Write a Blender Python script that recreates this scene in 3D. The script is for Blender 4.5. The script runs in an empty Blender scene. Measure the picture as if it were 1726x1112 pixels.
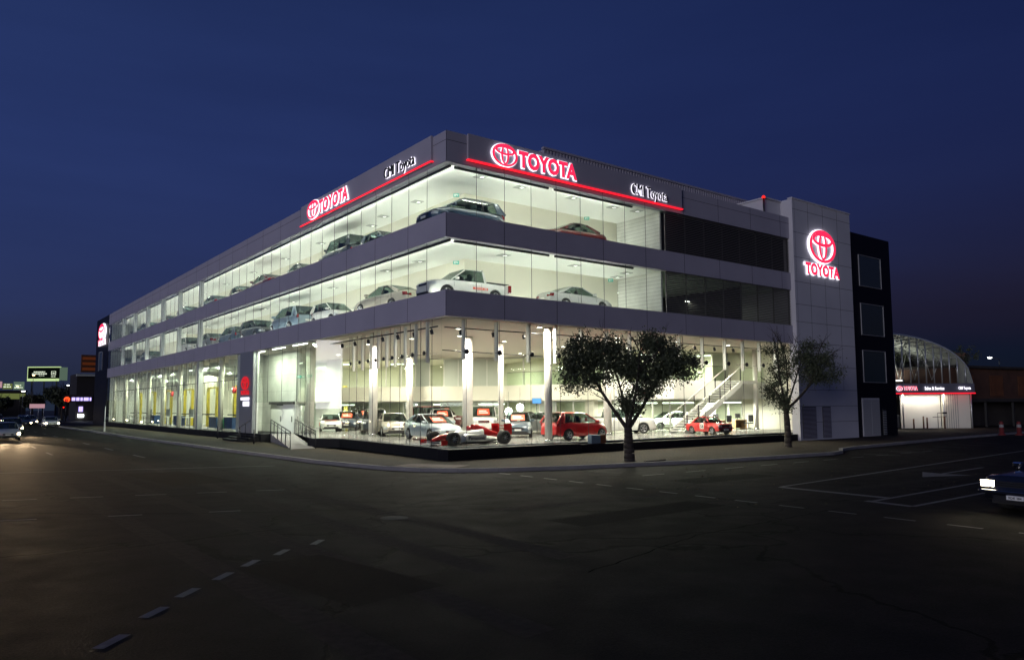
import bpy, math, random
from mathutils import Vector, Matrix, noise
R = math.radians
random.seed(11)
# ------------------------------------------------------------------ camera, world, light, exposure
sc = bpy.context.scene
col = bpy.context.scene.collection
cam_d = bpy.data.cameras.new('camera'); cam = bpy.data.objects.new('camera', cam_d); col.objects.link(cam)
cam.location = (-18.16, -28.80, 2.43)
YAW, PITCH, ROLL = 0.6507005, 0.0874994, -0.0053518
fw = Vector((math.sin(YAW)*math.cos(PITCH), math.cos(YAW)*math.cos(PITCH), math.sin(PITCH)))
rt = Vector((math.cos(YAW), -math.sin(YAW), 0)); up = rt.cross(fw)
r2 = rt*math.cos(ROLL)+up*math.sin(ROLL); u2 = -rt*math.sin(ROLL)+up*math.cos(ROLL)
cam.rotation_euler = Matrix((r2, u2, -fw)).transposed().to_euler()
cam_d.sensor_width = 36; cam_d.lens = 1266.64/1726*36
cam_d.shift_y = 16.3/1726; cam_d.clip_start = .1; cam_d.clip_end = 3000
sc.camera = cam
world = bpy.data.worlds.new('World'); sc.world = world; world.use_nodes = True
wn = world.node_tree; wn.nodes.clear()
sky = wn.nodes.new('ShaderNodeTexSky'); sky.sky_type = 'NISHITA'; sky.sun_disc = False
SUN_ELEV, SUN_AZ = 1.0, -111.0      # glow over the western horizon, compass degrees from +Y
sky.sun_elevation = R(-2.2); sky.sun_rotation = R(SUN_AZ); sky.ozone_density = 5; sky.dust_density = .3; sky.air_density = 1.0
tint = wn.nodes.new('ShaderNodeMix'); tint.data_type = 'RGBA'; tint.blend_type = 'MULTIPLY'; tint.inputs['Factor'].default_value = 1
tint.inputs['B'].default_value = (.036, .036, .034, 1)
bg = wn.nodes.new('ShaderNodeBackground'); bg.inputs['Strength'].default_value = .1      # the rest of the scale sits in the tint so that the city glow below can be added to the sky
wo = wn.nodes.new('ShaderNodeOutputWorld')
wn.links.new(sky.outputs[0], tint.inputs['A'])
tint.inputs['B'].default_value = (1.9, 3.2, 3.4, 1)
wtc = wn.nodes.new('ShaderNodeTexCoord'); wsp = wn.nodes.new('ShaderNodeSeparateXYZ'); wr = wn.nodes.new('ShaderNodeValToRGB')      # light of the city scattered near the horizon
wn.links.new(wtc.outputs['Generated'], wsp.inputs[0]); wn.links.new(wsp.outputs[2], wr.inputs[0])
e = wr.color_ramp.elements; e[0].position = 0; e[0].color = (.15, .235, .45, 1); e[1].position = .5; e[1].color = (.13, .24, .75, 1)
e2 = e.new(.12); e2.color = (.16, .26, .80, 1); e2 = e.new(.30); e2.color = (.17, .30, 1.0, 1)
wd = wn.nodes.new('ShaderNodeVectorMath'); wd.operation = 'DOT_PRODUCT'; wd.inputs[1].default_value = (-.87, .5, 0); wn.links.new(wtc.outputs['Generated'], wd.inputs[0])
wm = wn.nodes.new('ShaderNodeMath'); wm.operation = 'MULTIPLY_ADD'; wm.inputs[1].default_value = .62; wm.inputs[2].default_value = .74; wn.links.new(wd.outputs['Value'], wm.inputs[0])
wc = wn.nodes.new('ShaderNodeVectorMath'); wc.operation = 'SCALE'; wn.links.new(wr.outputs[0], wc.inputs[0]); wn.links.new(wm.outputs[0], wc.inputs['Scale'])
wmp = wn.nodes.new('ShaderNodeMapping'); wmp.inputs['Scale'].default_value = (1.5, 1.5, 9); wns = wn.nodes.new('ShaderNodeTexNoise'); wns.inputs['Scale'].default_value = 1.6; wns.inputs['Detail'].default_value = 4      # thin dusk cloud
wmr = wn.nodes.new('ShaderNodeMapRange'); wmr.inputs['From Min'].default_value = .3; wmr.inputs['From Max'].default_value = .7; wmr.inputs['To Min'].default_value = .90; wmr.inputs['To Max'].default_value = 1.12
wn.links.new(wtc.outputs['Generated'], wmp.inputs[0]); wn.links.new(wmp.outputs[0], wns.inputs[0]); wn.links.new(wns.outputs[0], wmr.inputs[0])
wcl = wn.nodes.new('ShaderNodeVectorMath'); wcl.operation = 'SCALE'; wn.links.new(wc.outputs[0], wcl.inputs[0]); wn.links.new(wmr.outputs[0], wcl.inputs['Scale'])
glow = wn.nodes.new('ShaderNodeMix'); glow.data_type = 'RGBA'; glow.blend_type = 'ADD'; glow.inputs['Factor'].default_value = 1
wn.links.new(tint.outputs['Result'], glow.inputs['A']); wn.links.new(wcl.outputs[0], glow.inputs['B']); wn.links.new(glow.outputs['Result'], bg.inputs[0]); wn.links.new(bg.outputs[0], wo.inputs[0])
sd = bpy.data.lights.new('twilight_sun', 'SUN'); so = bpy.data.objects.new('twilight_sun', sd); col.objects.link(so)
sd.energy = 1.35; sd.angle = R(22); sd.color = (.95, .92, 1)
so.rotation_euler = Vector((math.sin(R(SUN_AZ))*math.cos(R(SUN_ELEV)), math.cos(R(SUN_AZ))*math.cos(R(SUN_ELEV)), math.sin(R(SUN_ELEV)))).to_track_quat('Z', 'Y').to_euler()
sc.view_settings.view_transform = 'Standard'; sc.view_settings.look = 'None'; sc.view_settings.gamma = 1
sc.view_settings.exposure = 0
try:
    sc.cycles.transparent_max_bounces = 40; sc.cycles.max_bounces = 8; sc.cycles.diffuse_bounces = 3; sc.cycles.glossy_bounces = 3
    sc.cycles.transmission_bounces = 4; sc.cycles.use_denoising = True; sc.cycles.sample_clamp_indirect = 6; sc.cycles.sample_clamp_direct = 0
    sc.cycles.caustics_reflective = False; sc.cycles.caustics_refractive = False
except Exception: pass

# ------------------------------------------------------------------ helpers
def tag(o, label=None, cat=None, group=None, kind=None):
    if label: o['label'] = label
    if cat: o['category'] = cat
    if group: o['group'] = group
    if kind: o['kind'] = kind
    return o
def empty(name, loc=(0, 0, 0), rz=0, label=None, cat=None, group=None, parent=None, sc_=1):
    o = bpy.data.objects.new(name, None); col.objects.link(o); o.location = loc; o.rotation_euler = (0, 0, rz)
    o.scale = (sc_,)*3; o.empty_display_size = .2
    if parent: o.parent = parent
    return tag(o, label, cat, group)
class MB:
    def __init__(s): s.v = []; s.f = []; s.m = []; s.sm = []
    def poly(s, pts, mi=0, smooth=False):
        b = len(s.v); s.v += [tuple(p) for p in pts]; s.f.append(tuple(range(b, b+len(pts)))); s.m.append(mi); s.sm.append(smooth)
    def box(s, x0, x1, y0, y1, z0, z1, mi=0, M=None):
        P = [(x0,y0,z0),(x1,y0,z0),(x1,y1,z0),(x0,y1,z0),(x0,y0,z1),(x1,y0,z1),(x1,y1,z1),(x0,y1,z1)]
        if M: P = [tuple(M @ Vector(p)) for p in P]
        b = len(s.v); s.v += P
        for f in ((0,3,2,1),(4,5,6,7),(0,1,5,4),(1,2,6,5),(2,3,7,6),(3,0,4,7)):
            s.f.append(tuple(b+i for i in f)); s.m.append(mi); s.sm.append(False)
        return s
    def tube(s, p0, p1, r0, r1=None, n=8, mi=0, caps=True, smooth=True):
        r1 = r0 if r1 is None else r1
        p0 = Vector(p0); p1 = Vector(p1); d = (p1-p0)
        if d.length < 1e-6: return s
        q = d.to_track_quat('Z', 'Y'); b = len(s.v)
        for p, r in ((p0, r0), (p1, r1)):
            for i in range(n):
                a = 2*math.pi*i/n; s.v.append(tuple(p + q @ Vector((math.cos(a)*r, math.sin(a)*r, 0))))
        for i in range(n):
            j = (i+1) % n; s.f.append((b+i, b+j, b+n+j, b+n+i)); s.m.append(mi); s.sm.append(smooth)
        if caps:
            s.f.append(tuple(b+n-1-i for i in range(n))); s.m.append(mi); s.sm.append(False)
            s.f.append(tuple(b+n+i for i in range(n))); s.m.append(mi); s.sm.append(False)
        return s
    def lathe(s, prof, c, axis, n=20, mi=0):      # prof: (radius, offset along axis)
        q = Vector(axis).to_track_quat('Z', 'Y'); c = Vector(c); b = len(s.v)
        for r, h in prof:
            for i in range(n):
                a = 2*math.pi*i/n; s.v.append(tuple(c + q @ Vector((math.cos(a)*r, math.sin(a)*r, h))))
        for k in range(len(prof)-1):
            for i in range(n):
                j = (i+1) % n; s.f.append((b+k*n+i, b+k*n+j, b+(k+1)*n+j, b+(k+1)*n+i)); s.m.append(mi); s.sm.append(True)
        return s
    def grid(s, rows, mi=0, smooth=True):
        b = len(s.v); n = len(rows[0])
        for r in rows: s.v += [tuple(p) for p in r]
        for k in range(len(rows)-1):
            for i in range(n-1):
                s.f.append((b+k*n+i, b+k*n+i+1, b+(k+1)*n+i+1, b+(k+1)*n+i)); s.m.append(mi); s.sm.append(smooth)
        return s
    def prism(s, pts, z0, z1, mi=0):      # plan polygon extruded up
        s.poly([(x, y, z1) for x, y in pts], mi); s.poly([(x, y, z0) for x, y in reversed(pts)], mi)
        n = len(pts)
        for i in range(n):
            a, b_ = pts[i], pts[(i+1) % n]; s.poly([(a[0], a[1], z0), (b_[0], b_[1], z0), (b_[0], b_[1], z1), (a[0], a[1], z1)], mi)
        return s
    def wall(s, a, b, z0, z1, t=.1, mi=0):      # vertical slab between plan points a, b, thickness t on the left side
        d = Vector((b[0]-a[0], b[1]-a[1], 0)).normalized(); n = Vector((-d.y, d.x, 0))*t
        return s.prism([(a[0], a[1]), (b[0], b[1]), (b[0]+n.x, b[1]+n.y), (a[0]+n.x, a[1]+n.y)], z0, z1, mi)
    def build(s, name, mats, parent=None, bevel=0, **kw):
        me = bpy.data.meshes.new(name); me.from_pydata(s.v, [], s.f)
        if not isinstance(mats, (list, tuple)): mats = [mats]
        for m in mats: me.materials.append(m)
        me.polygons.foreach_set('material_index', s.m); me.polygons.foreach_set('use_smooth', s.sm); me.update()
        o = bpy.data.objects.new(name, me); col.objects.link(o)
        if parent: o.parent = parent
        if bevel:
            b = o.modifiers.new('bevel', 'BEVEL'); b.width = bevel; b.segments = 2; b.limit_method = 'ANGLE'
        return tag(o, **kw)
def copy_tree(o, parent=None):
    c = o.copy(); col.objects.link(c); c.parent = parent
    for ch in list(o.children): copy_tree(ch, c)
    return c
def area(parent, loc, size, power, rot=(0, 0, 0), color=(1, .98, .92), shape='RECTANGLE', spread=None):
    l = bpy.data.lights.new('lamp_light', 'AREA'); l.shape = shape; l.size = size[0]
    if shape == 'RECTANGLE': l.size_y = size[1]
    l.energy = power; l.color = color
    if spread: l.spread = spread
    o = bpy.data.objects.new('lamp_light', l); col.objects.link(o); o.location = loc; o.rotation_euler = rot
    if parent: o.parent = parent
    return o
def spot(parent, loc, target, power, ang=60, color=(1, .85, .6), rad=.08):
    l = bpy.data.lights.new('headlamp_beam', 'SPOT'); l.energy = power; l.spot_size = R(ang); l.spot_blend = .8; l.color = color; l.shadow_soft_size = rad
    o = bpy.data.objects.new('headlamp_beam', l); col.objects.link(o); o.location = loc
    o.rotation_euler = (Vector(loc)-Vector(target)).to_track_quat('Z', 'Y').to_euler()
    if parent: o.parent = parent
    return o

# ------------------------------------------------------------------ materials
M = {}
def mat(name, c, rough=.5, metal=0, spec=.5, var=0, scale=3, bump=0, bscale=40, coat=0, emit=None, es=0):
    m = bpy.data.materials.new(name); m.use_nodes = True; nt = m.node_tree; b = nt.nodes['Principled BSDF']
    b.inputs['Base Color'].default_value = (*c, 1); b.inputs['Roughness'].default_value = rough; b.inputs['Metallic'].default_value = metal
    b.inputs['Specular IOR Level'].default_value = spec; b.inputs['Coat Weight'].default_value = coat; b.inputs['Coat Roughness'].default_value = .05
    tc = nt.nodes.new('ShaderNodeTexCoord')
    if var:
        n = nt.nodes.new('ShaderNodeTexNoise'); n.inputs['Scale'].default_value = scale; n.inputs['Detail'].default_value = 6
        r = nt.nodes.new('ShaderNodeMapRange'); r.inputs['From Min'].default_value = .25; r.inputs['From Max'].default_value = .75
        r.inputs['To Min'].default_value = 1-var; r.inputs['To Max'].default_value = 1+var
        mx = nt.nodes.new('ShaderNodeMix'); mx.data_type = 'RGBA'; mx.blend_type = 'MULTIPLY'; mx.inputs['Factor'].default_value = 1
        mx.inputs['A'].default_value = (*c, 1)
        nt.links.new(tc.outputs['Object'], n.inputs['Vector']); nt.links.new(n.outputs['Fac'], r.inputs['Value']); nt.links.new(r.outputs[0], mx.inputs['B'])
        nt.links.new(mx.outputs['Result'], b.inputs['Base Color'])
        r2_ = nt.nodes.new('ShaderNodeMapRange'); r2_.inputs['To Min'].default_value = max(0, rough-.12); r2_.inputs['To Max'].default_value = min(1, rough+.12)
        nt.links.new(n.outputs['Fac'], r2_.inputs['Value']); nt.links.new(r2_.outputs[0], b.inputs['Roughness'])
    if bump:
        n = nt.nodes.new('ShaderNodeTexNoise'); n.inputs['Scale'].default_value = bscale; n.inputs['Detail'].default_value = 4
        bp = nt.nodes.new('ShaderNodeBump'); bp.inputs['Strength'].default_value = bump; bp.inputs['Distance'].default_value = .02
        nt.links.new(tc.outputs['Object'], n.inputs['Vector']); nt.links.new(n.outputs['Fac'], bp.inputs['Height']); nt.links.new(bp.outputs[0], b.inputs['Normal'])
    if emit: b.inputs['Emission Color'].default_value = (*emit, 1); b.inputs['Emission Strength'].default_value = es
    M[name] = m; return m
def glass(name, tintc, fres=1.5, rough=.0, base=0.0):
    m = bpy.data.materials.new(name); m.use_nodes = True; nt = m.node_tree; nt.nodes.clear()
    o = nt.nodes.new('ShaderNodeOutputMaterial'); mx = nt.nodes.new('ShaderNodeMixShader'); t = nt.nodes.new('ShaderNodeBsdfTransparent'); g = nt.nodes.new('ShaderNodeBsdfGlossy')
    g.inputs['Roughness'].default_value = rough; t.inputs['Color'].default_value = (*tintc, 1)
    ge = nt.nodes.new('ShaderNodeNewGeometry'); dt = nt.nodes.new('ShaderNodeVectorMath'); dt.operation = 'DOT_PRODUCT'
    def mth(op, a_, b_=None):
        n = nt.nodes.new('ShaderNodeMath'); n.operation = op
        for i_, v_ in enumerate((a_, b_)):
            if v_ is None: continue
            if isinstance(v_, (int, float)): n.inputs[i_].default_value = v_
            else: nt.links.new(v_, n.inputs[i_])
        return n.outputs[0]
    nt.links.new(ge.outputs['Incoming'], dt.inputs[0]); nt.links.new(ge.outputs['Normal'], dt.inputs[1])
    f0 = ((fres-1)/(fres+1))**2; ca = mth('ABSOLUTE', dt.outputs['Value']); sch = mth('ADD', mth('MULTIPLY', mth('POWER', mth('SUBTRACT', 1, ca), 6.5), 1-f0), f0)
    nt.links.new(mth('MAXIMUM', sch, base), mx.inputs[0]); nt.links.new(t.outputs[0], mx.inputs[1]); nt.links.new(g.outputs[0], mx.inputs[2]); nt.links.new(mx.outputs[0], o.inputs[0])
    M[name] = m; return m
def emis(name, c, s):
    m = bpy.data.materials.new(name); m.use_nodes = True; nt = m.node_tree; b = nt.nodes['Principled BSDF']
    b.inputs['Base Color'].default_value = (c[0]*.5, c[1]*.5, c[2]*.5, 1); b.inputs['Emission Color'].default_value = (*c, 1); b.inputs['Emission Strength'].default_value = s
    M[name] = m; return m
mat('cladding', (.36, .34, .40), .45, spec=.4, var=.07, scale=.5)
mat('cladding_white', (.50, .49, .53), .5, spec=.4, var=.06, scale=.5)
mat('joint', (.03, .03, .035), .8)
mat('navy', (.006, .006, .012), .5, spec=.15, var=.1)
mat('black_stone', (.010, .010, .012), .6, spec=.15, var=.2, scale=2)
mat('white_paint', (.78, .78, .72), .55, var=.02)
mat('ceiling_white', (.84, .86, .80), .8)
mat('wall_cream', (.74, .72, .60), .7, var=.03, scale=.5)
mat('wall_grey', (.42, .45, .41), .7)
mat('wall_sage', (.52, .56, .48), .5)
mat('deck_floor', (.5, .5, .48), .45, var=.1)
mat('soffit', (.70, .63, .56), .7)
mat('alu', (.55, .57, .57), .35, metal=.6)
mat('dark_metal', (.03, .03, .033), .4, metal=.3)
mat('louvre', (.16, .15, .15), .5)
mat('steel', (.5, .5, .5), .25, metal=1)
mat('column_paint', (.8, .76, .70), .5)
mat('yellow_paint', (.42, .34, .02), .4)
mat('blue_paint', (.02, .06, .16), .4)
mat('green_paint', (.03, .22, .10), .4)
mat('red_paint', (.55, .02, .015), .3, coat=.5)
mat('bark', (.032, .025, .020), .9, var=.4, scale=12, bump=.6, bscale=30)
mat('leaf', (.040, .050, .026), .7, var=.4, scale=1.5)
mat('leaf_light', (.055, .068, .034), .7, var=.4, scale=1.5)
mat('leaf_far', (.05, .06, .03), .8, var=.3)
mat('rubber', (.012, .012, .012), .75)
mat('rim', (.5, .5, .52), .3, metal=.9)
mat('chrome', (.7, .7, .72), .12, metal=1)
mat('black_plastic', (.015, .015, .016), .5)
mat('headlamp', (.75, .78, .8), .08, spec=1, coat=1)
mat('taillamp', (.22, .01, .01), .15, coat=1)
mat('plate_white', (.75, .75, .72), .5)
mat('sign_orange', (.85, .10, .04), .5)
mat('brown_wall', (.060, .026, .016), .8, var=.3, scale=1)
mat('dark_wall', (.022, .018, .017), .8, var=.3, scale=1)
mat('orange_panel', (.10, .035, .012), .7, var=.3, scale=2)
mat('concrete', (.20, .19, .19), .85, var=.2, scale=1.2, bump=.2)
mat('seat_cloth', (.06, .06, .065), .8)
mat('line_paint', (.10, .10, .11), .7, var=.35, scale=6)
mat('marker_red', (.14, .015, .012), .6)
mat('band_grey', (.22, .22, .22), .6)
mat('tactile', (.07, .035, .03), .8)
mat('wood', (.25, .15, .07), .6)
mat('road_iron', (.018, .018, .018), .85)
glass('pane', (.96, .98, .96), 1.35)
glass('pane_upper', (.965, .98, .965), 1.25)
glass('pane_green', (.91, .955, .90), 1.4)
glass('pane_dark', (.25, .32, .32), 1.5, .02, .10)
glass('car_glass', (.42, .50, .48), 1.5, .01, .08)
emis('neon_red', (1, .012, .030), 1.25)
emis('letter_red', (1, .025, .095), 1.1)
emis('pier_red', (.8, .02, .03), .7)
emis('halo_white', (.93, .9, 1), 1.6)
emis('tube_white', (.95, 1, .9), 6)
emis('lamp_warm', (1, .62, .25), 14)
emis('lamp_white', (.95, 1, 1), 10)
emis('lamp_red', (1, .02, .01), 1.6)
emis('headlight_lit', (1, .86, .58), 30)
emis('exit_green', (.05, .40, .30), .6)
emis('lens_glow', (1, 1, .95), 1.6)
emis('screen_blue', (.1, .35, .9), .8)
emis('sign_violet', (.55, .45, 1), 1.6)
emis('billboard_lit', (.55, .75, .30), .9)
emis('shop_lit', (.30, .36, .10), .35)
emis('shop_pink', (.8, .45, .5), .5)
emis('halo_lamp', (1, .97, .85), 9)
CARC = {'silver_blue': (.36, .42, .46), 'silver': (.5, .5, .48), 'champagne': (.42, .38, .31), 'white': (.74, .74, .70), 'navy_blue': (.025, .045, .075), 'dark_grey': (.05, .06, .065), 'slate': (.07, .10, .13),
        'black': (.012, .012, .014), 'maroon': (.10, .012, .010), 'red': (.48, .008, .008), 'brown': (.08, .06, .05), 'mid_grey': (.18, .19, .19), 'pale_blue': (.26, .34, .40), 'night_blue': (.003, .003, .006)}
for k, c in CARC.items():
    mat('paint_'+k, c, .35, metal=.25 if k not in ('white', 'red', 'black') else 0, coat=1)

def asphalt():
    m = mat('asphalt', (.03, .03, .03), .75); nt = m.node_tree; b = nt.nodes['Principled BSDF']; tc = nt.nodes['Texture Coordinate']
    def nz(s, d=5):
        n = nt.nodes.new('ShaderNodeTexNoise'); n.inputs['Scale'].default_value = s; n.inputs['Detail'].default_value = d; nt.links.new(tc.outputs['Object'], n.inputs['Vector']); return n
    big = nz(.12); mid = nz(1.4); fine = nz(38, 6)
    cr = nt.nodes.new('ShaderNodeValToRGB'); cr.color_ramp.elements[0].position = .3; cr.color_ramp.elements[0].color = (.005, .005, .0055, 1)
    cr.color_ramp.elements[1].position = .75; cr.color_ramp.elements[1].color = (.024, .022, .020, 1)
    ad = nt.nodes.new('ShaderNodeMath'); ad.operation = 'ADD'; m2 = nt.nodes.new('ShaderNodeMath'); m2.operation = 'MULTIPLY'; m2.inputs[1].default_value = .5
    m3 = nt.nodes.new('ShaderNodeMath'); m3.operation = 'MULTIPLY'; m3.inputs[1].default_value = .62
    nt.links.new(big.outputs[0], m2.inputs[0]); nt.links.new(fine.outputs[0], m3.inputs[0]); nt.links.new(m2.outputs[0], ad.inputs[0]); nt.links.new(m3.outputs[0], ad.inputs[1])
    nt.links.new(ad.outputs[0], cr.inputs[0])
    # tar sealed cracks: thin voronoi edges broken by noise
    vo = nt.nodes.new('ShaderNodeTexVoronoi'); vo.feature = 'DISTANCE_TO_EDGE'; vo.inputs['Scale'].default_value = .16
    dn = nz(.7, 4); va = nt.nodes.new('ShaderNodeVectorMath'); va.operation = 'MULTIPLY_ADD'; va.inputs[1].default_value = (2.2, 2.2, 0)
    nt.links.new(dn.outputs['Color'], va.inputs[0]); nt.links.new(tc.outputs['Object'], va.inputs[2]); nt.links.new(va.outputs[0], vo.inputs['Vector'])
    th = nt.nodes.new('ShaderNodeMapRange'); th.inputs['From Min'].default_value = .004; th.inputs['From Max'].default_value = .010; th.inputs['To Min'].default_value = .25; nt.links.new(vo.outputs['Distance'], th.inputs['Value'])
    mx = nt.nodes.new('ShaderNodeMix'); mx.data_type = 'RGBA'; mx.blend_type = 'MULTIPLY'; mx.inputs['Factor'].default_value = 1
    nt.links.new(cr.outputs[0], mx.inputs['A']); nt.links.new(th.outputs[0], mx.inputs['B']); nt.links.new(mx.outputs['Result'], b.inputs['Base Color'])
    rr = nt.nodes.new('ShaderNodeMapRange'); rr.inputs['To Min'].default_value = .6; rr.inputs['To Max'].default_value = .95; nt.links.new(mid.outputs[0], rr.inputs['Value']); nt.links.new(rr.outputs[0], b.inputs['Roughness'])
    b.inputs['Specular IOR Level'].default_value = .04
    bp = nt.nodes.new('ShaderNodeBump'); bp.inputs['Strength'].default_value = .7; bp.inputs['Distance'].default_value = .012; ad2 = nt.nodes.new('ShaderNodeMath'); ad2.operation = 'ADD'
    nt.links.new(fine.outputs[0], ad2.inputs[0]); nt.links.new(th.outputs[0], ad2.inputs[1]); nt.links.new(ad2.outputs[0], bp.inputs['Height']); nt.links.new(bp.outputs[0], b.inputs['Normal'])
asphalt()
def bricks(name, c1, c2, mortar, scale, rough=.85, bump=.4, w=.5, h=.25):
    m = mat(name, c1, rough, spec=.1 if rough > .8 else .5); nt = m.node_tree; b = nt.nodes['Principled BSDF']; tc = nt.nodes['Texture Coordinate']
    br = nt.nodes.new('ShaderNodeTexBrick'); br.inputs['Color1'].default_value = (*c1, 1); br.inputs['Color2'].default_value = (*c2, 1); br.inputs['Mortar'].default_value = (*mortar, 1)
    br.inputs['Scale'].default_value = scale; br.inputs['Mortar Size'].default_value = .012; br.inputs['Brick Width'].default_value = w; br.inputs['Row Height'].default_value = h
    nt.links.new(tc.outputs['Object'], br.inputs['Vector'])
    n = nt.nodes.new('ShaderNodeTexNoise'); n.inputs['Scale'].default_value = .8; n.inputs['Detail'].default_value = 6; nt.links.new(tc.outputs['Object'], n.inputs['Vector'])
    r = nt.nodes.new('ShaderNodeMapRange'); r.inputs['To Min'].default_value = .55; r.inputs['To Max'].default_value = 1.3; nt.links.new(n.outputs['Fac'], r.inputs['Value'])
    mx = nt.nodes.new('ShaderNodeMix'); mx.data_type = 'RGBA'; mx.blend_type = 'MULTIPLY'; mx.inputs['Factor'].default_value = 1
    nt.links.new(br.outputs[0], mx.inputs['A']); nt.links.new(r.outputs[0], mx.inputs['B']); nt.links.new(mx.outputs['Result'], b.inputs['Base Color'])
    bp = nt.nodes.new('ShaderNodeBump'); bp.inputs['Strength'].default_value = bump; bp.inputs['Distance'].default_value = .01; nt.links.new(br.outputs['Fac'], bp.inputs['Height']); bp.invert = True; nt.links.new(bp.outputs[0], b.inputs['Normal'])
bricks('pavers', (.058, .046, .031), (.043, .034, .024), (.020, .017, .014), 1, w=.24, h=.12)
bricks('pavers_dark', (.035, .032, .028), (.028, .026, .024), (.015, .015, .015), 1, w=.4, h=.4)
bricks('tiles_white', (.50, .50, .47), (.48, .48, .45), (.30, .30, .28), 1, rough=.12, bump=.05, w=.6, h=.6)
bricks('wall_tile', (.72, .73, .68), (.70, .71, .66), (.45, .46, .43), 1, rough=.3, bump=.05, w=2.4, h=1.2)
bricks('deck_siding', (.66, .67, .62), (.66, .67, .62), (.40, .41, .38), 1, rough=.5, bump=.3, w=30, h=.22)
def vertical_coord(name):      # brick pattern mapped on vertical faces
    nt = M[name].node_tree; br = [n for n in nt.nodes if n.type == 'TEX_BRICK'][0]; tc = nt.nodes['Texture Coordinate']
    sp = nt.nodes.new('ShaderNodeSeparateXYZ'); cb = nt.nodes.new('ShaderNodeCombineXYZ'); ad = nt.nodes.new('ShaderNodeMath'); ad.operation = 'ADD'
    nt.links.new(tc.outputs['Object'], sp.inputs[0]); nt.links.new(sp.outputs[0], ad.inputs[0]); nt.links.new(sp.outputs[1], ad.inputs[1]); nt.links.new(ad.outputs[0], cb.inputs[0]); nt.links.new(sp.outputs[2], cb.inputs[1])
    nt.links.new(cb.outputs[0], br.inputs['Vector'])
vertical_coord('wall_tile'); vertical_coord('deck_siding')

# ------------------------------------------------------------------ ground, roads, footpaths
RZ = -.15
b = MB(); b.poly([(-900, -900, RZ-.02), (900, -900, RZ-.02), (900, 900, RZ-.02), (-900, 900, RZ-.02)]); b.build('ground', M['dark_wall'], kind='structure')
b = MB()
def rect(b, x0, x1, y0, y1, z, mi=0): b.poly([(x0, y0, z), (x1, y0, z), (x1, y1, z), (x0, y1, z)], mi)
rect(b, -45, -1, -120, 320, RZ); rect(b, -1, 160, -120, 0, RZ)
b.build('road', M['asphalt'], kind='structure')
# footpath with a rounded corner, one slab with a real kerb step
foot = [(-5.0, 260), (-5.0, 40), (-4.6, 14), (-4.3, 4), (-3.6, -1.0), (-2.9, -2.8), (-1.9, -3.9), (-.6, -4.8), (1.0, -5.35), (2.6, -5.9), (9.3, -7.3), (14.0, -7.8), (18.2, -8.0), (19.6, -7.7), (21.5, -6.6), (24, -6.1), (40, -4.6), (56, -4.0), (150, -1.5), (150, 4), (42, 4), (42, -.02), (-.02, -.02), (-.02, 260)]
b = MB(); b.prism(foot, RZ-.01, 0); b.build('footpath', M['pavers'], kind='structure')
b = MB()      # kerb stones along the edge, slightly proud
kp = foot[:19]
for i in range(len(kp)-1):
    a, c = Vector((*kp[i], 0)), Vector((*kp[i+1], 0)); d = (c-a).normalized(); n = Vector((-d.y, d.x, 0))
    b.poly([a+n*.17+Vector((0, 0, .006)), a-n*.02+Vector((0, 0, .006)), c-n*.02+Vector((0, 0, .006)), c+n*.17+Vector((0, 0, .006))])
    b.poly([a-n*.02+Vector((0, 0, .006)), a-n*.02+Vector((0, 0, RZ)), c-n*.02+Vector((0, 0, RZ)), c-n*.02+Vector((0, 0, .006))])
b.build('kerb', M['concrete'], kind='structure')
b = MB()      # darker paving strip of the western footpath
b.poly([(-4.7, 250, .004), (-4.7, 40, .004), (-4.3, 14, .004), (-4.0, 4, .004), (-3.2, -1, .004), (-2.0, -2.4, .004), (-1.6, 4, .004), (-2.2, 14, .004), (-2.2, 250, .004)][::-1])
b.build('paving_strip', M['pavers_dark'], kind='structure')
b = MB(); b.poly([(-3.4, -1.2, .009), (-1.9, -3.6, .009), (-.7, -3.0, .009), (-2.1, -.6, .009)]); b.build('kerb_ramp', M['tactile'], kind='structure')
b = MB()      # painted lines
LZ = RZ+.0015
def line(p, q, w=.12):
    p = Vector((*p, LZ)); q = Vector((*q, LZ)); d = (q-p).normalized(); n = Vector((-d.y, d.x, 0))*w/2
    b.poly([p-n, q-n, q+n, p+n])
line((3.0, -14.87), (40, -12.0), .13); line((2.95, -14.9), (2.75, -18.4), .3); line((1.8, -18.45), (30, -17.6), .13); line((1.7, -18.3), (1.5, -19.6), .25); line((1.5, -19.6), (14, -19.4), .13)
for k in range(14):
    y = -5.2-k*1.35; line((-.85, y), (-.85, y-.7), .10)
for k in range(10):
    x = 2.5+k*2.4; line((x, -9.5-k*.02), (x+1.2, -9.5-k*.02), .08)
for x, y in ((-17.2, -20.2), (-16.5, -19.25), (-15.85, -18.25), (-15.25, -17.45), (-14.55, -16.7), (-13.9, -16.0), (-13.15, -15.4), (-12.25, -14.85)):
    line((x-.17, y-.19), (x+.17, y+.19), .14)
line((-17, 8.2), (-6.2, 4.2), .12)
for k in range(5): line((-16.6+k*1.6, -3.0-k*.55), (-15.8+k*1.6, -3.3-k*.55), .1)
for k in range(3): line((-16.9+k*2.1, -7.6-k*.8), (-16.2+k*2.1, -7.85-k*.8), .1)
for k in range(16): line((-9.5, 14+k*9), (-9.5, 17+k*9), .12)
for k in range(16): line((-13.0, 20+k*9), (-13.0, 23+k*9), .12)
for k in range(6): line((20+k*3.2, -8.6+k*.25), (20.2+k*3.2, -10.4+k*.25), .09)
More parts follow.
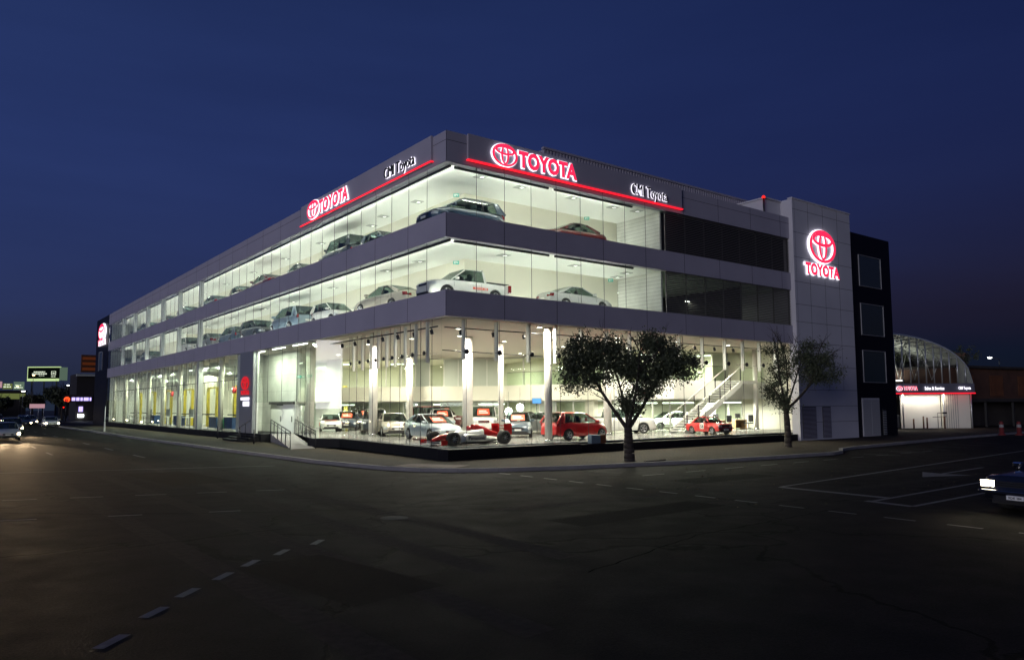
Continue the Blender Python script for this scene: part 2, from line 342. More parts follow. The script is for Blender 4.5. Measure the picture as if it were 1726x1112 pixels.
# arrow
line((11.2, -16.1), (15.5, -15.9), .14); b.poly([(9.6, -16.2, LZ), (11.6, -17.0, LZ), (11.4, -16.2, LZ), (11.6, -15.3, LZ)])
line((8, -18.95), (9.2, -18.9), .1); line((9.6, -18.6), (10.4, -19.2), .1)
b.build('road_marking', M['line_paint'], kind='structure')
def patch(name, rects, z, m):
    b = MB()
    for (x, y, w, l, a) in rects:
        c_, s_ = math.cos(R(a)), math.sin(R(a)); P = [(-w/2, -l/2), (w/2, -l/2+.05), (w/2-.06, l/2), (-w/2, l/2-.04)]
        b.poly([(x+c_*p-s_*q, y+s_*p+c_*q, z) for p, q in P])
    return b.build(name, m, kind='structure')
mat('asphalt_patch', (.013, .0125, .012), .9, spec=.04, var=.4, scale=9, bump=.5, bscale=60); mat('asphalt_worn', (.030, .028, .026), .9, spec=.05, var=.5, scale=7, bump=.5, bscale=60); mat('tar', (.003, .003, .003), .95, spec=.02)
patch('road_patch', [(-13.2, -17.8, 1.6, 3.4, 8), (-4.5, -16.0, 1.2, 5.2, 92), (-11, 1.0, 2.2, 6, 4), (4, -12.0, 1.4, 4.4, 88)], RZ+.0007, M['asphalt_patch'])
patch('road_wear', [(-14.6, -9, .5, 26, 1), (-12.8, -9, .5, 26, 1), (-10.9, -4, .5, 30, -1), (-9.2, -4, .5, 30, -1), (4, -16.5, 22, .45, -4), (4, -14.2, 22, .45, -4)], RZ+.0004, M['asphalt_worn'])
def seam(pts, w=.03):
    rnd = random.Random(len(pts)*7+int(pts[0][0]*3)); b = MB()
    P = []
    for (a, c_) in zip(pts, pts[1:]):
        n = max(3, int(math.dist(a, c_)/.25))
        for i in range(n): t_ = i/n; P.append((a[0]+(c_[0]-a[0])*t_+rnd.uniform(-.035, .035), a[1]+(c_[1]-a[1])*t_+rnd.uniform(-.035, .035)))
    for p, q in zip(P, P[1:]):
        d = Vector((q[0]-p[0], q[1]-p[1], 0)).normalized(); nn = Vector((-d.y, d.x, 0))*w*rnd.uniform(.3, .7); b.poly([Vector((*p, RZ+.001))-nn, Vector((*q, RZ+.001))-nn, Vector((*q, RZ+.001))+nn, Vector((*p, RZ+.001))+nn])
    b.build('road_crack', M['tar'], kind='structure')
seam([(-16.8, -6), (-14.5, -8.2), (-11.0, -10.5), (-6, -12.5)], .04); seam([(-16, -13.2), (-12.4, -12.9), (-8, -11.9)], .03); seam([(-10, -20), (-6, -18.9), (0, -18.6)], .03)
rl_ = random.Random(5); b = MB()
for _ in range(170):
    if rl_.random() < .6: x, y, z = rl_.uniform(-2, 24), rl_.uniform(-7, -.6), .004
    else: x, y, z = rl_.uniform(-2, 16), rl_.uniform(-18, -8), RZ+.004
    a_ = rl_.uniform(0, 6.28); c_, s_ = math.cos(a_)*.05, math.sin(a_)*.05; b.poly([(x-c_, y-s_, z), (x+s_*.4, y-c_*.4, z+.012), (x+c_, y+s_, z), (x-s_*.4, y+c_*.4, z+.008)])
b.build('fallen_leaves', mat('dry_leaf', (.16, .12, .06), .8), label='small dry leaves scattered over road and footpath', cat='leaves', kind='stuff')
b = MB(); b.lathe([(0, .006), (.3, .006), (.33, .003)], (-9.6, -13.0, RZ), (0, 0, 1), 20); tag(b.build('manhole_cover', M['road_iron']), 'round iron manhole cover set in the dark asphalt', 'manhole cover')

# ------------------------------------------------------------------ the dealership building
B = empty('car_dealership', (0, 0, 0), 0, 'three storey grey clad car dealership with lit glass decks on a street corner', 'building')
ZT, Z3C, Z3F, Z2C, Z2F, ZG = 15.19, 13.70, 11.33, 10.17, 7.73, 6.52
D3, D2 = 11.02, 7.56                     # deck floors, below the top edge of the fascia bands
YE, XT, XL = 86.4, 27.7, 14.98          # left end, tower start, louvre start
FL = .55                                 # showroom floor
DX, DY = 3.6, 3.9                        # depth of the display decks
def band(name, z0, z1, step=3.33, hj=()):
    b = MB()
    b.box(0, .35, .35, YE, z0, z1); b.box(0, XT, 0, .35, z0, z1)
    b.box(-.006, 0, -.006, .02, z0, z1, 1)
    y = 3.54
    while y < YE: b.box(-.004, 0, y-.012, y+.012, z0, z1, 1); y += 3.54
    x = step
    while x < XT-.5: b.box(x-.012, x+.012, -.004, 0, z0, z1, 1); x += step
    for h in hj:
        b.box(-.004, 0, .02, YE, h-.01, h+.01, 1); b.box(.02, XT, -.004, 0, h-.01, h+.01, 1)
    return b.build(name, [M['cladding'], M['joint']], B)
band('parapet', 13.72, ZT, hj=(14.75,)); band('fascia', Z2C, Z3F); band('fascia', ZG, Z2F)
# slabs, floors, ceilings
b = MB()
for z0, z1 in ((Z2C+.03, D3-.03), (ZG+.03, D2-.03), (Z3C+.03, 14.6)): b.box(.35, 35, .35, YE, z0, z1)
b.build('floor_slab', M['wall_grey'], B)
b = MB()
for z in (Z3C, Z2C): b.box(.35, DX+.2, .35, YE, z, z+.026); b.box(DX+.2, XL, .35, DY+.2, z, z+.026)
b.build('deck_ceiling', M['ceiling_white'], B)
b = MB()
for z in (D3, D2): b.box(.352, DX+.2, .352, YE, z-.027, z); b.box(DX+.2, XL, .352, DY+.2, z-.027, z)
b.build('deck_floor', M['deck_floor'], B)
b = MB()
for z0, z1 in ((D3, Z3C), (D2, Z2C)):
    b.box(DX, DX+.15, DY+.1, YE-.1, z0, z1); b.box(DX, XL, DY, DY+.1, z0, z1)
b.box(DX-1.2, DX, 55.2, 55.3, D2, Z2C); b.box(DX-1.2, DX, 48.3, 48.4, D2, Z2C)
b.build('deck_back_wall', M['wall_cream'], B)
b = MB()
for z0, z1 in ((D3, Z3C), (D2, Z2C)): b.box(XL+.02, XL+.14, .4, DY, z0, z1)
b.build('deck_side_wall', M['deck_siding'], B)
b = MB()
for z0, z1 in ((D3, Z3C), (D2, Z2C)): b.box(.36, DX, YE-.12, YE-.02, z0, z1)
b.build('deck_end_wall', M['wall_grey'], B)
# glazing, one window per bay
def glaze(name, pts, z0, z1, step, mname='pane', off=0, jw=.012, parent=B):
    (x0, y0), (x1, y1) = pts; b = MB(); L = math.hypot(x1-x0, y1-y0); d = Vector(((x1-x0)/L, (y1-y0)/L, 0)); n = Vector((-d.y, d.x, 0))
    b.wall((x0, y0), (x1, y1), z0, z1, .016)
    k = off if off else step
    while k < L-.2:
        p = Vector((x0, y0, 0))+d*k
        q = p-n*.004-d*jw/2; b.wall((q.x, q.y), (q.x+d.x*jw, q.y+d.y*jw), z0, z1, .024, 1); k += step
    return b.build(name, [M[mname], M['joint']], parent)
for z0, z1 in ((Z3F, Z3C+.02), (Z2F, Z2C)):
    glaze('window', ((.03, 41.1), (.03, .0+.05)), z0, z1, 1.773, 'pane_upper', off=41.1-23*1.773)
    glaze('window', ((.05, .03), (XL, .03)), z0, z1, 1.665, 'pane_upper')
    ys = [41.6, 48.6, 55.5, 62.8, 69.8, 76.6, YE]
    for i in range(6): glaze('window', ((.03, ys[i+1]-.2), (.03, ys[i]+.2)), z0, z1, 1.65, 'pane_upper')
for z0, z1 in ((Z3F, Z3C), (Z2F, Z2C)):
    for y in (41.35, 48.7, 55.6, 62.9, 69.9, 76.8): b = MB(); b.box(-.0, .35, y-.18, y+.18, z0, z1); b.build('mullion', M['alu'], B)
# louvres with slats on the north storeys
for z0, z1 in ((Z3F, Z3C), (Z2F, Z2C)):
    b = MB(); b.box(XL+.16, XT, .50, .52, z0, z1, 1)
    if z0 < 9: b = MB()
    n = 22
    for k in range(n):
        z = z0+(k+.5)*(z1-z0)/n
        b.poly([(XL+.16, .06, z-.03), (XT, .06, z-.03), (XT, .16, z+.04), (XL+.16, .16, z+.04)]); b.poly([(XL+.16, .16, z+.048), (XT, .16, z+.048), (XT, .06, z-.022), (XL+.16, .06, z-.022)])
        b.poly([(XL+.16, .06, z-.03), (XL+.16, .06, z-.022), (XT, .06, z-.022), (XT, .06, z-.03)])
    for k in range(8):
        x = XL+.2+k*(XT-XL-.3)/7; b.box(x, x+.06, .17, .23, z0, z1)
    b.build('louvre_screen', [M['louvre'], M['joint']], B)
b = MB(); b.box(XL+.2, XT, 7.5, 7.6, Z2F, Z2C); b.box(XT-4, XT-3.9, 1.2, 7.5, Z2F, Z2C); b.build('plant_room_wall', M['dark_wall'], B)
b = MB(); b.box(XL+.2, XT, 7.4, 7.5, Z3F, Z3C); b.build('plant_room_wall', M['dark_wall'], B)
# roof and core
b = MB(); b.box(.35, 35, .35, YE, 14.62, 14.72); b.build('roof', M['concrete'], B)
b = MB(); b.box(DX+.16, 35, DY+4, YE-.1, Z2F, 14.6); b.build('core_wall', M['wall_grey'], B)
# rooftop plant screen
b = MB(); b.box(8.2, 27.2, 2.8, 7, 14.72, 16.75)
x = 8.2
while x < 27.1: b.box(x, x+.12, 2.76, 2.8, 14.72, 16.75); x += .24
b.box(8.12, 27.2, 2.7, 2.9, 16.75, 16.87); b.build('roof_screen', M['cladding'], B)
b = MB(); b.box(25.9, 28.2, .6, 6, 14.72, 16.35); b.box(25.8, 28.2, .5, 6, 16.35, 16.45); b.build('stair_head', M['cladding_white'], B)
# tower and navy block
def tower():
    b = MB(); x0, x1, y0 = 27.7, 35.2, -.28
    b.box(x0, x1, y0, .3, 0, 16.45); b.box(x0, x1, .3, 22, 6.62, 16.449)
    for z in (15.77, 14.17, 12.45, 10.75, 9.2, 8.0, 6.6, 5.0, 3.39, 2.29, 1.2): b.box(x0, x1, y0-.004, y0, z-.012, z+.012, 1)
    for x in (29.6, 31.5, 33.4): b.box(x-.012, x+.012, y0-.0045, y0-.0005, 3.39, 16.45, 1)
    for x in (27.95, ): b.box(x, x+.012, y0-.0045, y0, 0, 16.45, 1)
    b.box(x0-.06, x1+.02, y0-.06, y0+.3, 16.45, 16.55)
    b.build('stair_tower', [M['cladding_white'], M['joint']], B)
    for a, c in ((28.0, 29.65), (30.45, 31.5)):
        d = MB(); d.box(a, c, y0-.03, y0-.005, .12, 2.25, 1)
        for k in range(24): z = .16+k*.086; d.box(a+.05, c-.05, y0-.05, y0-.03, z, z+.045)
        d.build('louvre_door', [M['cladding'], M['joint']], B)
    n = MB(); n.box(35.2, 41.6, 0, 22, 0, 15.3); n.build('navy_block', M['navy'], B)
    for a, c, z0, z1 in ((36.75, 40.0, 11.33, 13.65), (36.75, 40.1, 7.62, 9.95), (36.75, 40.1, 4.05, 6.4)):
        w = MB(); w.box(a, c, -.02, -.006, z0, z1, 0); w.box(a-.04, c+.04, -.07, -.002, z1, z1+.04, 1); w.box(a-.04, c+.04, -.07, -.002, z0-.04, z0, 1)
        w.box(a-.03, a, -.07, -.002, z0, z1, 1); w.box(c, c+.04, -.07, -.002, z0, z1, 1); w.build('window', [M['pane_dark2'], mat('frame_grey', (.25, .25, .27), .5)], B)
    d = MB(); d.box(36.3, 38.85, -.05, -.004, .02, 2.85, 1)
    for k in range(22):
        z = .1+k*.122; d.box(36.36, 37.55, -.08, -.05, z, z+.07); d.box(37.6, 38.8, -.08, -.05, z, z+.07)
    d.build('louvre_door', [M['alu'], M['cladding_white']], B)
    d = MB(); d.box(39.3, 39.85, -.04, -.004, .02, 2.0, 1)
    for k in range(14): z = .1+k*.13; d.box(39.34, 39.8, -.07, -.04, z, z+.06)
    d.build('louvre_vent', [M['alu'], M['joint']], B)
m = mat('pane_dark2', (.035, .05, .06), .08, spec=.9)
tower()
# left navy end block
b = MB(); b.box(0, 12, YE+.02, 96.5, 0, 15.2); b.build('navy_block', M['navy'], B)
b = MB(); b.box(-.02, -.004, 90.6, 93.4, 7.8, 10.3, 0); b.box(-.09, -.002, 90.5, 90.6, 7.7, 10.4, 1); b.box(-.09, -.002, 93.4, 93.5, 7.7, 10.4, 1); b.box(-.09, -.002, 90.5, 93.5, 10.3, 10.4, 1)
b.build('window', [M['pane_dark2'], M['alu']], B)
# ---- ground floor
b = MB()      # plinths
b.box(-.1, 7.9, -.35, .5, 0, .5); b.box(7.9, XT, -.08, .5, 0, .43)
b.prism([(-.1, .5), (.35, .5), (1.45, 13.6), (.3, 15.2), (-.25, 15.2), (-.25, 14.9), (1.05, 13.5)], 0, .52)
b.box(0, .4, 29.3, YE, 0, .5)
b.build('plinth', M['black_stone'], B, bevel=.02)
GL = [(.05, .45), (1.2, 13.6), (-.1, 14.9), (2.3, 23.8)]
b = MB(); b.prism([(.1, .48), (32, .48), (32, 60), (9, 60), (9, 31), (2.3, 31), (2.3, 23.8), (-.05, 15.0), (1.3, 13.65)], FL-.04, FL); b.build('showroom_floor', M['tiles_white'], B)
b = MB(); b.box(.36, 9, 31, YE, FL-.04, FL-.002); b.build('workshop_floor', M['concrete'], B)
b = MB(); b.box(.36, 32, .36, 60, ZG-.02, ZG+.028); b.box(.36, 9, 60.0, YE, ZG-.02, ZG+.028); b.build('showroom_ceiling', M['soffit'], B)
glaze('window', ((.05, .45), (27.6, .45)), FL-.06, ZG-.02, 1.93, 'pane', off=1.37)
glaze('window', ((1.2, 13.6), (.05, .45)), FL-.04, ZG-.02, 1.22, 'pane')
glaze('window', ((-.1+.16, 14.9), (1.2, 13.62)), FL-.04, ZG-.02, 5, 'pane')
glaze('window', ((2.3, 23.8), (.08, 15.0)), FL-.04, ZG-.02, 2.3, 'pane')
glaze('window', ((.05, 26.0), (.05, 15.1)), 2.75, ZG-.02, 2.7, 'pane')
# glass fins and spider fittings behind the showroom glass
for k, x in enumerate([1.42, 3.34, 5.32, 7.1, 8.9, 10.8, 12.6, 14.6, 16.8, 18.95, 21.15, 23.0, 24.8, 26.6]):
    b = MB(); g = MB(); b.box(x-.035, x+.035, .6, .82, 4.6, ZG-.03); g.lathe([(0, -.05), (.12, -.05), (.13, .02), (.09, .05), (0, .05)], (x, .41, 4.97), (0, -1, 0), 14)
    g.tube((x, .47, 4.97), (x, 1.2, 4.97), .015, n=6, mi=1); g.tube((x-.22, .5, 4.97), (x+.22, .5, 4.97), .014, n=6, mi=1)
    b.build('glass_fin', M['white_paint'], B); g.build('spider_fitting', [M['black_plastic'], M['steel']], B)
for k, y in enumerate([2.33, 3.64, 4.9, 6.17, 7.3, 8.48, 9.57, 10.87, 12.3]):
    b = MB(); g = MB(); xx = .05+y*.09; b.box(xx+.1, xx+.24, y-.05, y+.05, 4.5, ZG-.03); g.lathe([(0, -.04), (.1, -.04), (.11, .02), (0, .05)], (xx-.03, y, 4.95), (-1, 0, 0), 12)
    g.tube((xx, y, 4.95), (xx+.7, y, 4.95), .014, n=6, mi=1)
    b.build('glass_fin', M['white_paint'], B); g.build('spider_fitting', [M['black_plastic'], M['steel']], B)
# columns
def column(x, y, r, z1=ZG-.02, m='column_paint'):
    c = MB(); c.tube((x, y, FL), (x, y, z1), r, n=24); c.tube((x, y, FL), (x, y, FL+.12), r+.015, n=24, mi=1); return c.build('column', [M[m], M['steel']], B)
for x, y, r in ((7.15, 1.35, .2), (6.5, 7.9, .3), (4.6, 16.2, .28), (12.4, 25.2, .28), (2.45, 21.6, .3), (16.2, 6.2, .26), (30.3, 4.9, .17), (10.6, 10.2, .18)): column(x, y, r)
# mezzanine
mz = [(32, 5.3), (21.6, 5.3), (21.6, 12.2), (19.5, 21.5), (13.2, 27.5), (6.6, 36.2), (4.2, 45), (9, 60), (32, 60)]
b = MB(); b.prism(mz, 2.85, 4.08); b.build('mezzanine', M['wall_cream'], B)
b = MB(); b.box(21.52, 32, 5.20, 5.29, 2.83, 4.12); b.box(21.52, 21.595, 5.29, 12, 2.83, 4.12); b.build('balcony_front', M['white_paint'], B)
b = MB()
for (a, c) in (((21.6, 5.34), (27.2, 5.34)), ((29.0, 5.34), (32, 5.34)), ((19.5, 21.4), (21.6, 12.3))):
    b = MB(); b.wall(a, c, 4.12, 5.15, .012); b.build('balustrade_glass', M['pane_green'], B); b = MB(); b.tube((*a, 5.17), (*c, 5.17), .025, n=6); b.build('handrail', M['steel'], B)
# upper and lower storey partitions behind the mezzanine edge
def partition(a, c, z0, z1, n, solid=()):
    A, C = Vector((*a, 0)), Vector((*c, 0)); f = MB()
    for k in range(n):
        b = MB()
        p, q = A.lerp(C, k/n), A.lerp(C, (k+1)/n)
        b.wall((p.x, p.y), (q.x, q.y), z0, z1, .05 if k in solid else .02); b.build('partition_panel', M['wall_sage' if k in solid else 'pane_green'], B)
        f.wall((p.x, p.y), (p.x+(q.x-p.x)*.06, p.y+(q.y-p.y)*.06), z0, z1, .09)
    f.wall(a, c, z1-.12, z1, .09); f.build('partition_frame', M['white_paint'], B)
partition((22.4, 16.5), (19.8, 22.5), 4.08, ZG-.03, 3, ()); partition((19.8, 22.5), (13.4, 28.3), 4.08, ZG-.03, 7, (0, 1, 2, 3, 5))
partition((32, 8.6), (22.4, 8.6), 4.08, ZG-.03, 5, (0, 3)); 
partition((22.4, 8.6), (22.4, 16.5), 4.08, ZG-.03, 4, (1,))
partition((32, 7.4), (21.9, 7.4), FL, 2.85, 6, (2,)); partition((21.9, 7.4), (21.9, 13), FL, 2.85, 3, (1,)); partition((22.4, 14.2), (20.5, 22.5), FL, 2.85, 5, (2,)); partition((20.5, 22.5), (14.2, 29.3), FL, 2.85, 7, (2, 5)); 
partition((14.2, 29.3), (7.2, 38.5), FL, 2.85, 9, ())
partition((13.4, 28.3), (6.6, 37.2), 4.08, ZG-.03, 8, ())
b = MB(); b.box(22, 32, 13.5, 13.6, FL, ZG-.03); b.box(32, 32.1, .5, 20, FL-.05, ZG+.02); b.wall((22, 13.5), (26, 30), FL, ZG-.03, .1); b.wall((26, 30), (19, 39), FL, ZG-.03, .1); b.wall((19, 39), (14, 60), FL, ZG-.03, .1); b.box(4, 32, 60, 60.1, FL, ZG-.03)
b.build('office_wall', M['wall_cream'], B)
# staircase
S = B; b = MB(); NST = 21; X0, X1, Y0, Y1 = 21.0, 27.2, 3.85, 5.2
for k in range(NST):
    x = X0+(X1-X0)*k/NST; z = FL+(4.12-FL)*(k+1)/NST; b.box(x, x+(X1-X0)/NST+.05, Y0+.08, Y1-.08, z-.05, z)
for y in (Y0, Y1-.07):
    b.poly([(X0-.1, y, FL), (X0+.5, y, FL), (X1, y, 4.12-.38), (X1, y, 4.14), (X0, y, FL+.22)]); b.poly([(X0-.1, y+.07, FL), (X0, y+.07, FL+.22), (X1, y+.07, 4.14), (X1, y+.07, 4.12-.38), (X0+.5, y+.07, FL)])
    b.poly([(X0, y, FL+.22), (X1, y, 4.14), (X1, y+.07, 4.14), (X0, y+.07, FL+.22)]); b.poly([(X0+.5, y, FL), (X0+.5, y+.07, FL), (X1, y+.07, 3.74), (X1, y, 3.74)])
b.box(X1, 29.0, Y0, 5.19, 3.9, 4.12)
b.build('staircase', M['white_paint'], S)
b = MB()
for y in (Y0+.03, Y1-.03):
    b.tube((X0-.1, y, FL+1.1), (X1, y, 5.1), .04, n=8)
    for k in range(6): x = X0+.2+(X1-X0-.3)*k/5; z = FL+.2+(x-X0)/(X1-X0)*(4.12-FL-.2); b.box(x-.04, x+.04, y-.01, y+.01, z, z+.9, 1)
b.build('stair_handrail', [M['white_paint'], M['dark_metal']], B)
# entrance recess: white tiled wall, doors, landing, steps, ramp
b = MB(); b.box(2.3, 2.5, 23.8, 31, FL, ZG-.02); b.wall((2.3, 30.9), (.3, 26.4+4.4), FL, ZG-.02, .12); b.build('entrance_wall', M['wall_tile'], B)
b = MB(); b.box(.3, .42, 26.2, 30.9, FL, ZG-.02); b.build('entrance_wall', M['wall_tile'], B)
for y0, y1 in ((24.1, 26.3), (26.36, 28.6)):
    d = MB(); d.box(2.24, 2.29, y0, y1, FL+.01, 2.62); d.box(2.18, 2.24, y0+.15, y0+.19, 1.35, 1.75, 1); d.build('entrance_door', [M['ceiling_white'], M['dark_metal']], B)
b = MB(); b.box(2.1, 2.29, 23.9, 28.8, 2.62, 2.82); b.box(1.9, 2.29, 26.1, 26.5, 2.55, 2.62); b.build('door_operator', M['dark_metal'], B)
b = MB(); b.box(-.1, 2.3, 24.0, 31, 0, FL-.01)
for k in range(3): b.box(-.1-.36*(k+1), -.1-.36*k, 24.2+k*.2, 29.2, 0, FL-.14*(k+1))
b.build('entrance_steps', M['black_stone'], B)
b = MB(); b.poly([(.6, 24.0, FL-.01), (2.25, 24.0, FL-.01), (-.45, 13.6, .01), (-1.9, 13.6, .01)][::-1]); b.poly([(.6, 24.0, 0), (.6, 24.0, FL-.01), (-1.9, 13.6, .01)]); b.build('entrance_ramp', M['concrete'], B)
b = MB()
for (a, c) in (((.6, 24.0), (-1.95, 13.6)), ((2.2, 23.6), (-.42, 13.6))):
    A, C = Vector((*a, FL)), Vector((*c, 0))
    b.tube(A+Vector((0, 0, 1)), C+Vector((0, 0, 1)), .03, n=6); b.tube(A+Vector((0, 0, .8)), C+Vector((0, 0, .8)), .02, n=6)
    for k in range(6): p = A.lerp(C, k/5); b.tube(p, p+Vector((0, 0, 1)), .03, n=6)
b.build('ramp_rail', M['dark_metal'], B)
b = MB(); b.tube((-1.2, 25.5, .95), (.3, 26.8, 1.6), .025, n=6); b.tube((-1.2, 25.5, 0), (-1.2, 25.5, .95), .025, n=6); b.tube((-.5, 26.1, .2), (-.5, 26.1, 1.25), .025, n=6); b.build('step_handrail', M['dark_metal'], B)
# sign pier
b = MB(); b.box(-.02, .25, 26.2, 29.2, .3, ZG-.01); b.build('sign_pier', M['slate_panel'] if 'slate_panel' in M else mat('slate_panel', (.22, .23, .25), .3, spec=.5), B)
glaze('window', ((.05, 32.1), (.05, 29.2)), FL-.06, ZG-.02, 5)
# workshop front
for i, (y0, y1) in enumerate(((32.2, 37.0), (37.0, 41.1), (41.7, 48.6), (48.6, 55.5), (55.5, 62.8), (62.8, 69.8), (69.8, 76.6), (76.6, YE-.1))):
    glaze('window', ((.05, y1-.02), (.05, y0+.02)), FL-.06, ZG-.02, 1.7)
b = MB()
for y in (41.4,): b.box(.1, .5, y-.25, y+.25, .4, ZG)
b.build('column', M['alu'], B)
for y in (36.5, 43.9, 50.2, 57, 63.8, 70.5, 77.2, 84.6): b = MB(); b.tube((.75, y, FL), (.75, y, ZG), .22, n=16); b.build('workshop_column', M['wall_cream'], B)
b = MB(); b.box(9, 9.15, 31, YE, FL, ZG); b.build('workshop_wall', M['wall_tile'], B)
b = MB(); b.box(.4, 9, YE-.15, YE-.02, FL, ZG); b.build('workshop_wall', M['white_paint'], B)
for k in range(7):
    y = 40.5+k*6.8; b = MB()
    b.box(8.9, 8.98, y, y+4.2, 4.1, 6.1, 1)
    for q in range(4): b.box(8.85, 8.9, y+q*1.35, y+q*1.35+.12, 4.1, 6.1)
    b.box(8.84, 8.9, y, y+4.2, 6.05, 6.2); b.box(8.84, 8.9, y, y+4.2, 4.02, 4.12)
    b.build('workshop_window', [M['white_paint'], M['pane_dark2']], B)
for k in range(24): y = 42.5+k*1.75; b = MB(); b.box(.35, .42, y-.04, y+.04, 4.6, ZG-.02); b.build('hanging_fin', M['white_paint'], B)
b = MB(); b.tube((.6, 32, 4.6), (.6, 85, 4.6), .03, n=6)
for k in range(52): y = 33+k; b.tube((.6, y, 4.6), (.6, y, 4.0-.25*((k*7) % 3)), .018, n=5)
b.build('service_rail', M['dark_metal'], B)
for k in range(9): b = MB(); b.box(1.2, 8.7, 36+k*5.6, 36.18+k*5.6, 5.9, 6.45); b.build('ceiling_beam', M['wall_grey'], B)
b = MB()
b.tube((-.0+.8, 2.0, 6.25), (.8, 14.5, 6.25), .04, n=6); b.tube((1.0, 1.7, 6.2), (27, 1.7, 6.2), .03, n=6); b.tube((2.0, 3.5, 5.25), (12, 5.2, 5.25), .025, n=6)
b.build('lighting_track', M['dark_metal'], B)
# sign boards
b = MB(); b.box(1.15, 16.42, -.12, -.004, 13.95, 15.24); b.build('sign_board', M['cladding'], B)
b = MB(); b.box(-.12, -.004, 1.17, 17.3, 13.92, 15.24); b.build('sign_board', M['cladding'], B)
b = MB(); b.box(1.1, 16.45, -.18, -.02, 13.94, 14.0); b.build('neon_strip', M['neon_red'], B)
b = MB(); b.box(-.18, -.02, 1.1, 17.35, 13.94, 14.0); b.build('neon_strip', M['neon_red'], B)

# ------------------------------------------------------------------ lit fixtures of the building, some of them added
def uplight_proto(power):
    t = empty('floor_uplight'); b = MB(); b.box(-.07, .07, -2.7, 2.7, 0, .10); b.box(-.05, .05, -2.68, 2.68, .10, .115, 1); b.build('housing', [M['alu'], M['tube_white']], t)
    area(t, (0, 0, .14), (.10, 5.3), power, (R(180), 0, 0), (.95, 1, .90)); return t
up0 = uplight_proto(50); first = True
UP = [(.55, 3.0+5.9*k, 0) for k in range(14)] + [(3.2+5.9*k, .5, 90) for k in range(2)] + [(3.35, 7.0+5.9*k, 0) for k in range(13)] + [(6.8+5.6*k, 3.65, 90) for k in range(2)]  # back wall rows are added to soften car shadows on the ceilings
names = ['first', 'second', 'third', 'fourth', 'fifth', 'sixth', 'seventh', 'eighth', 'ninth', 'tenth', 'eleventh', 'twelfth', 'thirteenth', 'fourteenth']
for li, (z, ln) in enumerate(((D2, 'middle'), (D3, 'top'))):
    for i, (x, y, a) in enumerate(UP):
        o = up0 if first else copy_tree(up0); first = False
        o.location = (x, y, z+.002); o.rotation_euler = (0, 0, R(a))
        lab = f'{ln} deck added floor uplight trough along the {"west" if i < 14 else "north"} glass, {names[i % 14]} from the corner'
        if i > 15: lab = f'{ln} deck added floor uplight trough along the {"west" if i < 29 else "north"} back wall, {names[i-16 if i < 29 else i-29]} from the corner'
        tag(o, lab, 'uplight', 'uplights on the deck floors')
pv = empty('pelmet_added_light'); b = MB(); b.box(-.05, .05, -2.9, 2.9, -.10, 0); b.build('housing', M['joint'], pv)
area(pv, (.06, 0, -.05), (.07, 5.6), 62, (0, R(-98), 0), (.96, 1, .91))  # lamp added inside the dark pelmet box to even out the ceiling light
fst = True
for zc, nm in ((Z3C, 'top'), (Z2C, 'middle')):
    for i in range(16):
        o = pv if fst else copy_tree(pv); fst = False
        if i < 14: o.location = (.42, 3.2+5.9*i, zc-.003); lab = f'{nm} deck pelmet with added lamp over the west glass, {names[i]} from the corner'
        else: o.location = (3.6+6.2*(i-14), .42, zc-.003); o.rotation_euler = (0, 0, R(90)); lab = f'{nm} deck pelmet with added lamp over the north glass, {names[i-14]} from the corner'
        tag(o, lab, 'pelmet light', 'pelmets with added lamps over the deck glass')
# recessed unlit square downlights on deck ceilings
ORD = names
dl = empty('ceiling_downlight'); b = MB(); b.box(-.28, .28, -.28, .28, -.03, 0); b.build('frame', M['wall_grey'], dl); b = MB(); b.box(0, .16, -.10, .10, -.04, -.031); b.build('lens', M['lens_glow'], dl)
LT3 = [(2.6, .95), (5.3, 1.2), (8.8, 1.1), (12.0, 1.2), (13.7, 1.0), (2.4, 6.8), (2.4, 10.8), (2.9, 13.3), (2.4, 20), (2.4, 26.8), (2.4, 34), (2.4, 41.5), (2.4, 49), (2.4, 57), (2.4, 66)]
LT2 = [(4.7, 1.9), (9.6, 1.9), (13.7, 1.9), (14.2, 3.2), (2.0, 5.9), (1.9, 9.4), (2.0, 17), (2.3, 24.8), (2.0, 30.0), (2.0, 38), (2, 46), (2, 54), (2, 63), (2, 72)]
fst = True
for zz, L_, nm in ((Z3C, LT3, 'top'), (Z2C, LT2, 'middle')):
    for i, (x, y) in enumerate(L_):
        o = dl if fst else copy_tree(dl); fst = False; o.location = (x, y, zz-.001)
        nn_ = 5 if nm == 'top' else 4; side = 'north' if i < nn_ else 'west'
        tag(o, f'square ceiling light of the {nm} deck along the {side} glass, {ORD[i if i < nn_ else i-nn_]} from the corner', 'ceiling light', 'square ceiling lights of the decks')
# showroom spotlights: glowing lens, real lamp
def down_proto(power):
    t = empty('showroom_downlight'); b = MB(); b.tube((0, 0, 0), (0, 0, -.06), .17, n=16); b.build('housing', M['white_paint'], t)
    b = MB(); b.tube((0, 0, -.061), (0, 0, -.07), .13, n=16); b.build('lens', M['halo_lamp'], t); area(t, (0, 0, -.09), (.5, .5), power, (0, 0, 0), (1, .92, .78), 'DISK'); return t
d0 = down_proto(360); fst = True
k = 0
for x, y in ((3.3, 4), (8.8, 3.2), (14.2, 3.2), (19.4, 3.0), (24.6, 3.0), (4.2, 10.5), (10, 9), (15.8, 10), (20.6, 8.5), (5.5, 18), (11.5, 17), (17.5, 17), (6.5, 26), (11, 24), (6.4, 1.1), (16.2, 5.2), (5.6, 7.4), (3.9, 15.6), (11.6, 24.4)):
    o = d0 if fst else copy_tree(d0); fst = False; k += 1; o.location = (x, y, ZG-.021)
    tag(o, f'round showroom downlight {int(round(x))} metres from the west glass and {int(round(y))} from the north', 'downlight', 'round downlights of the showroom ceiling')
fst = True
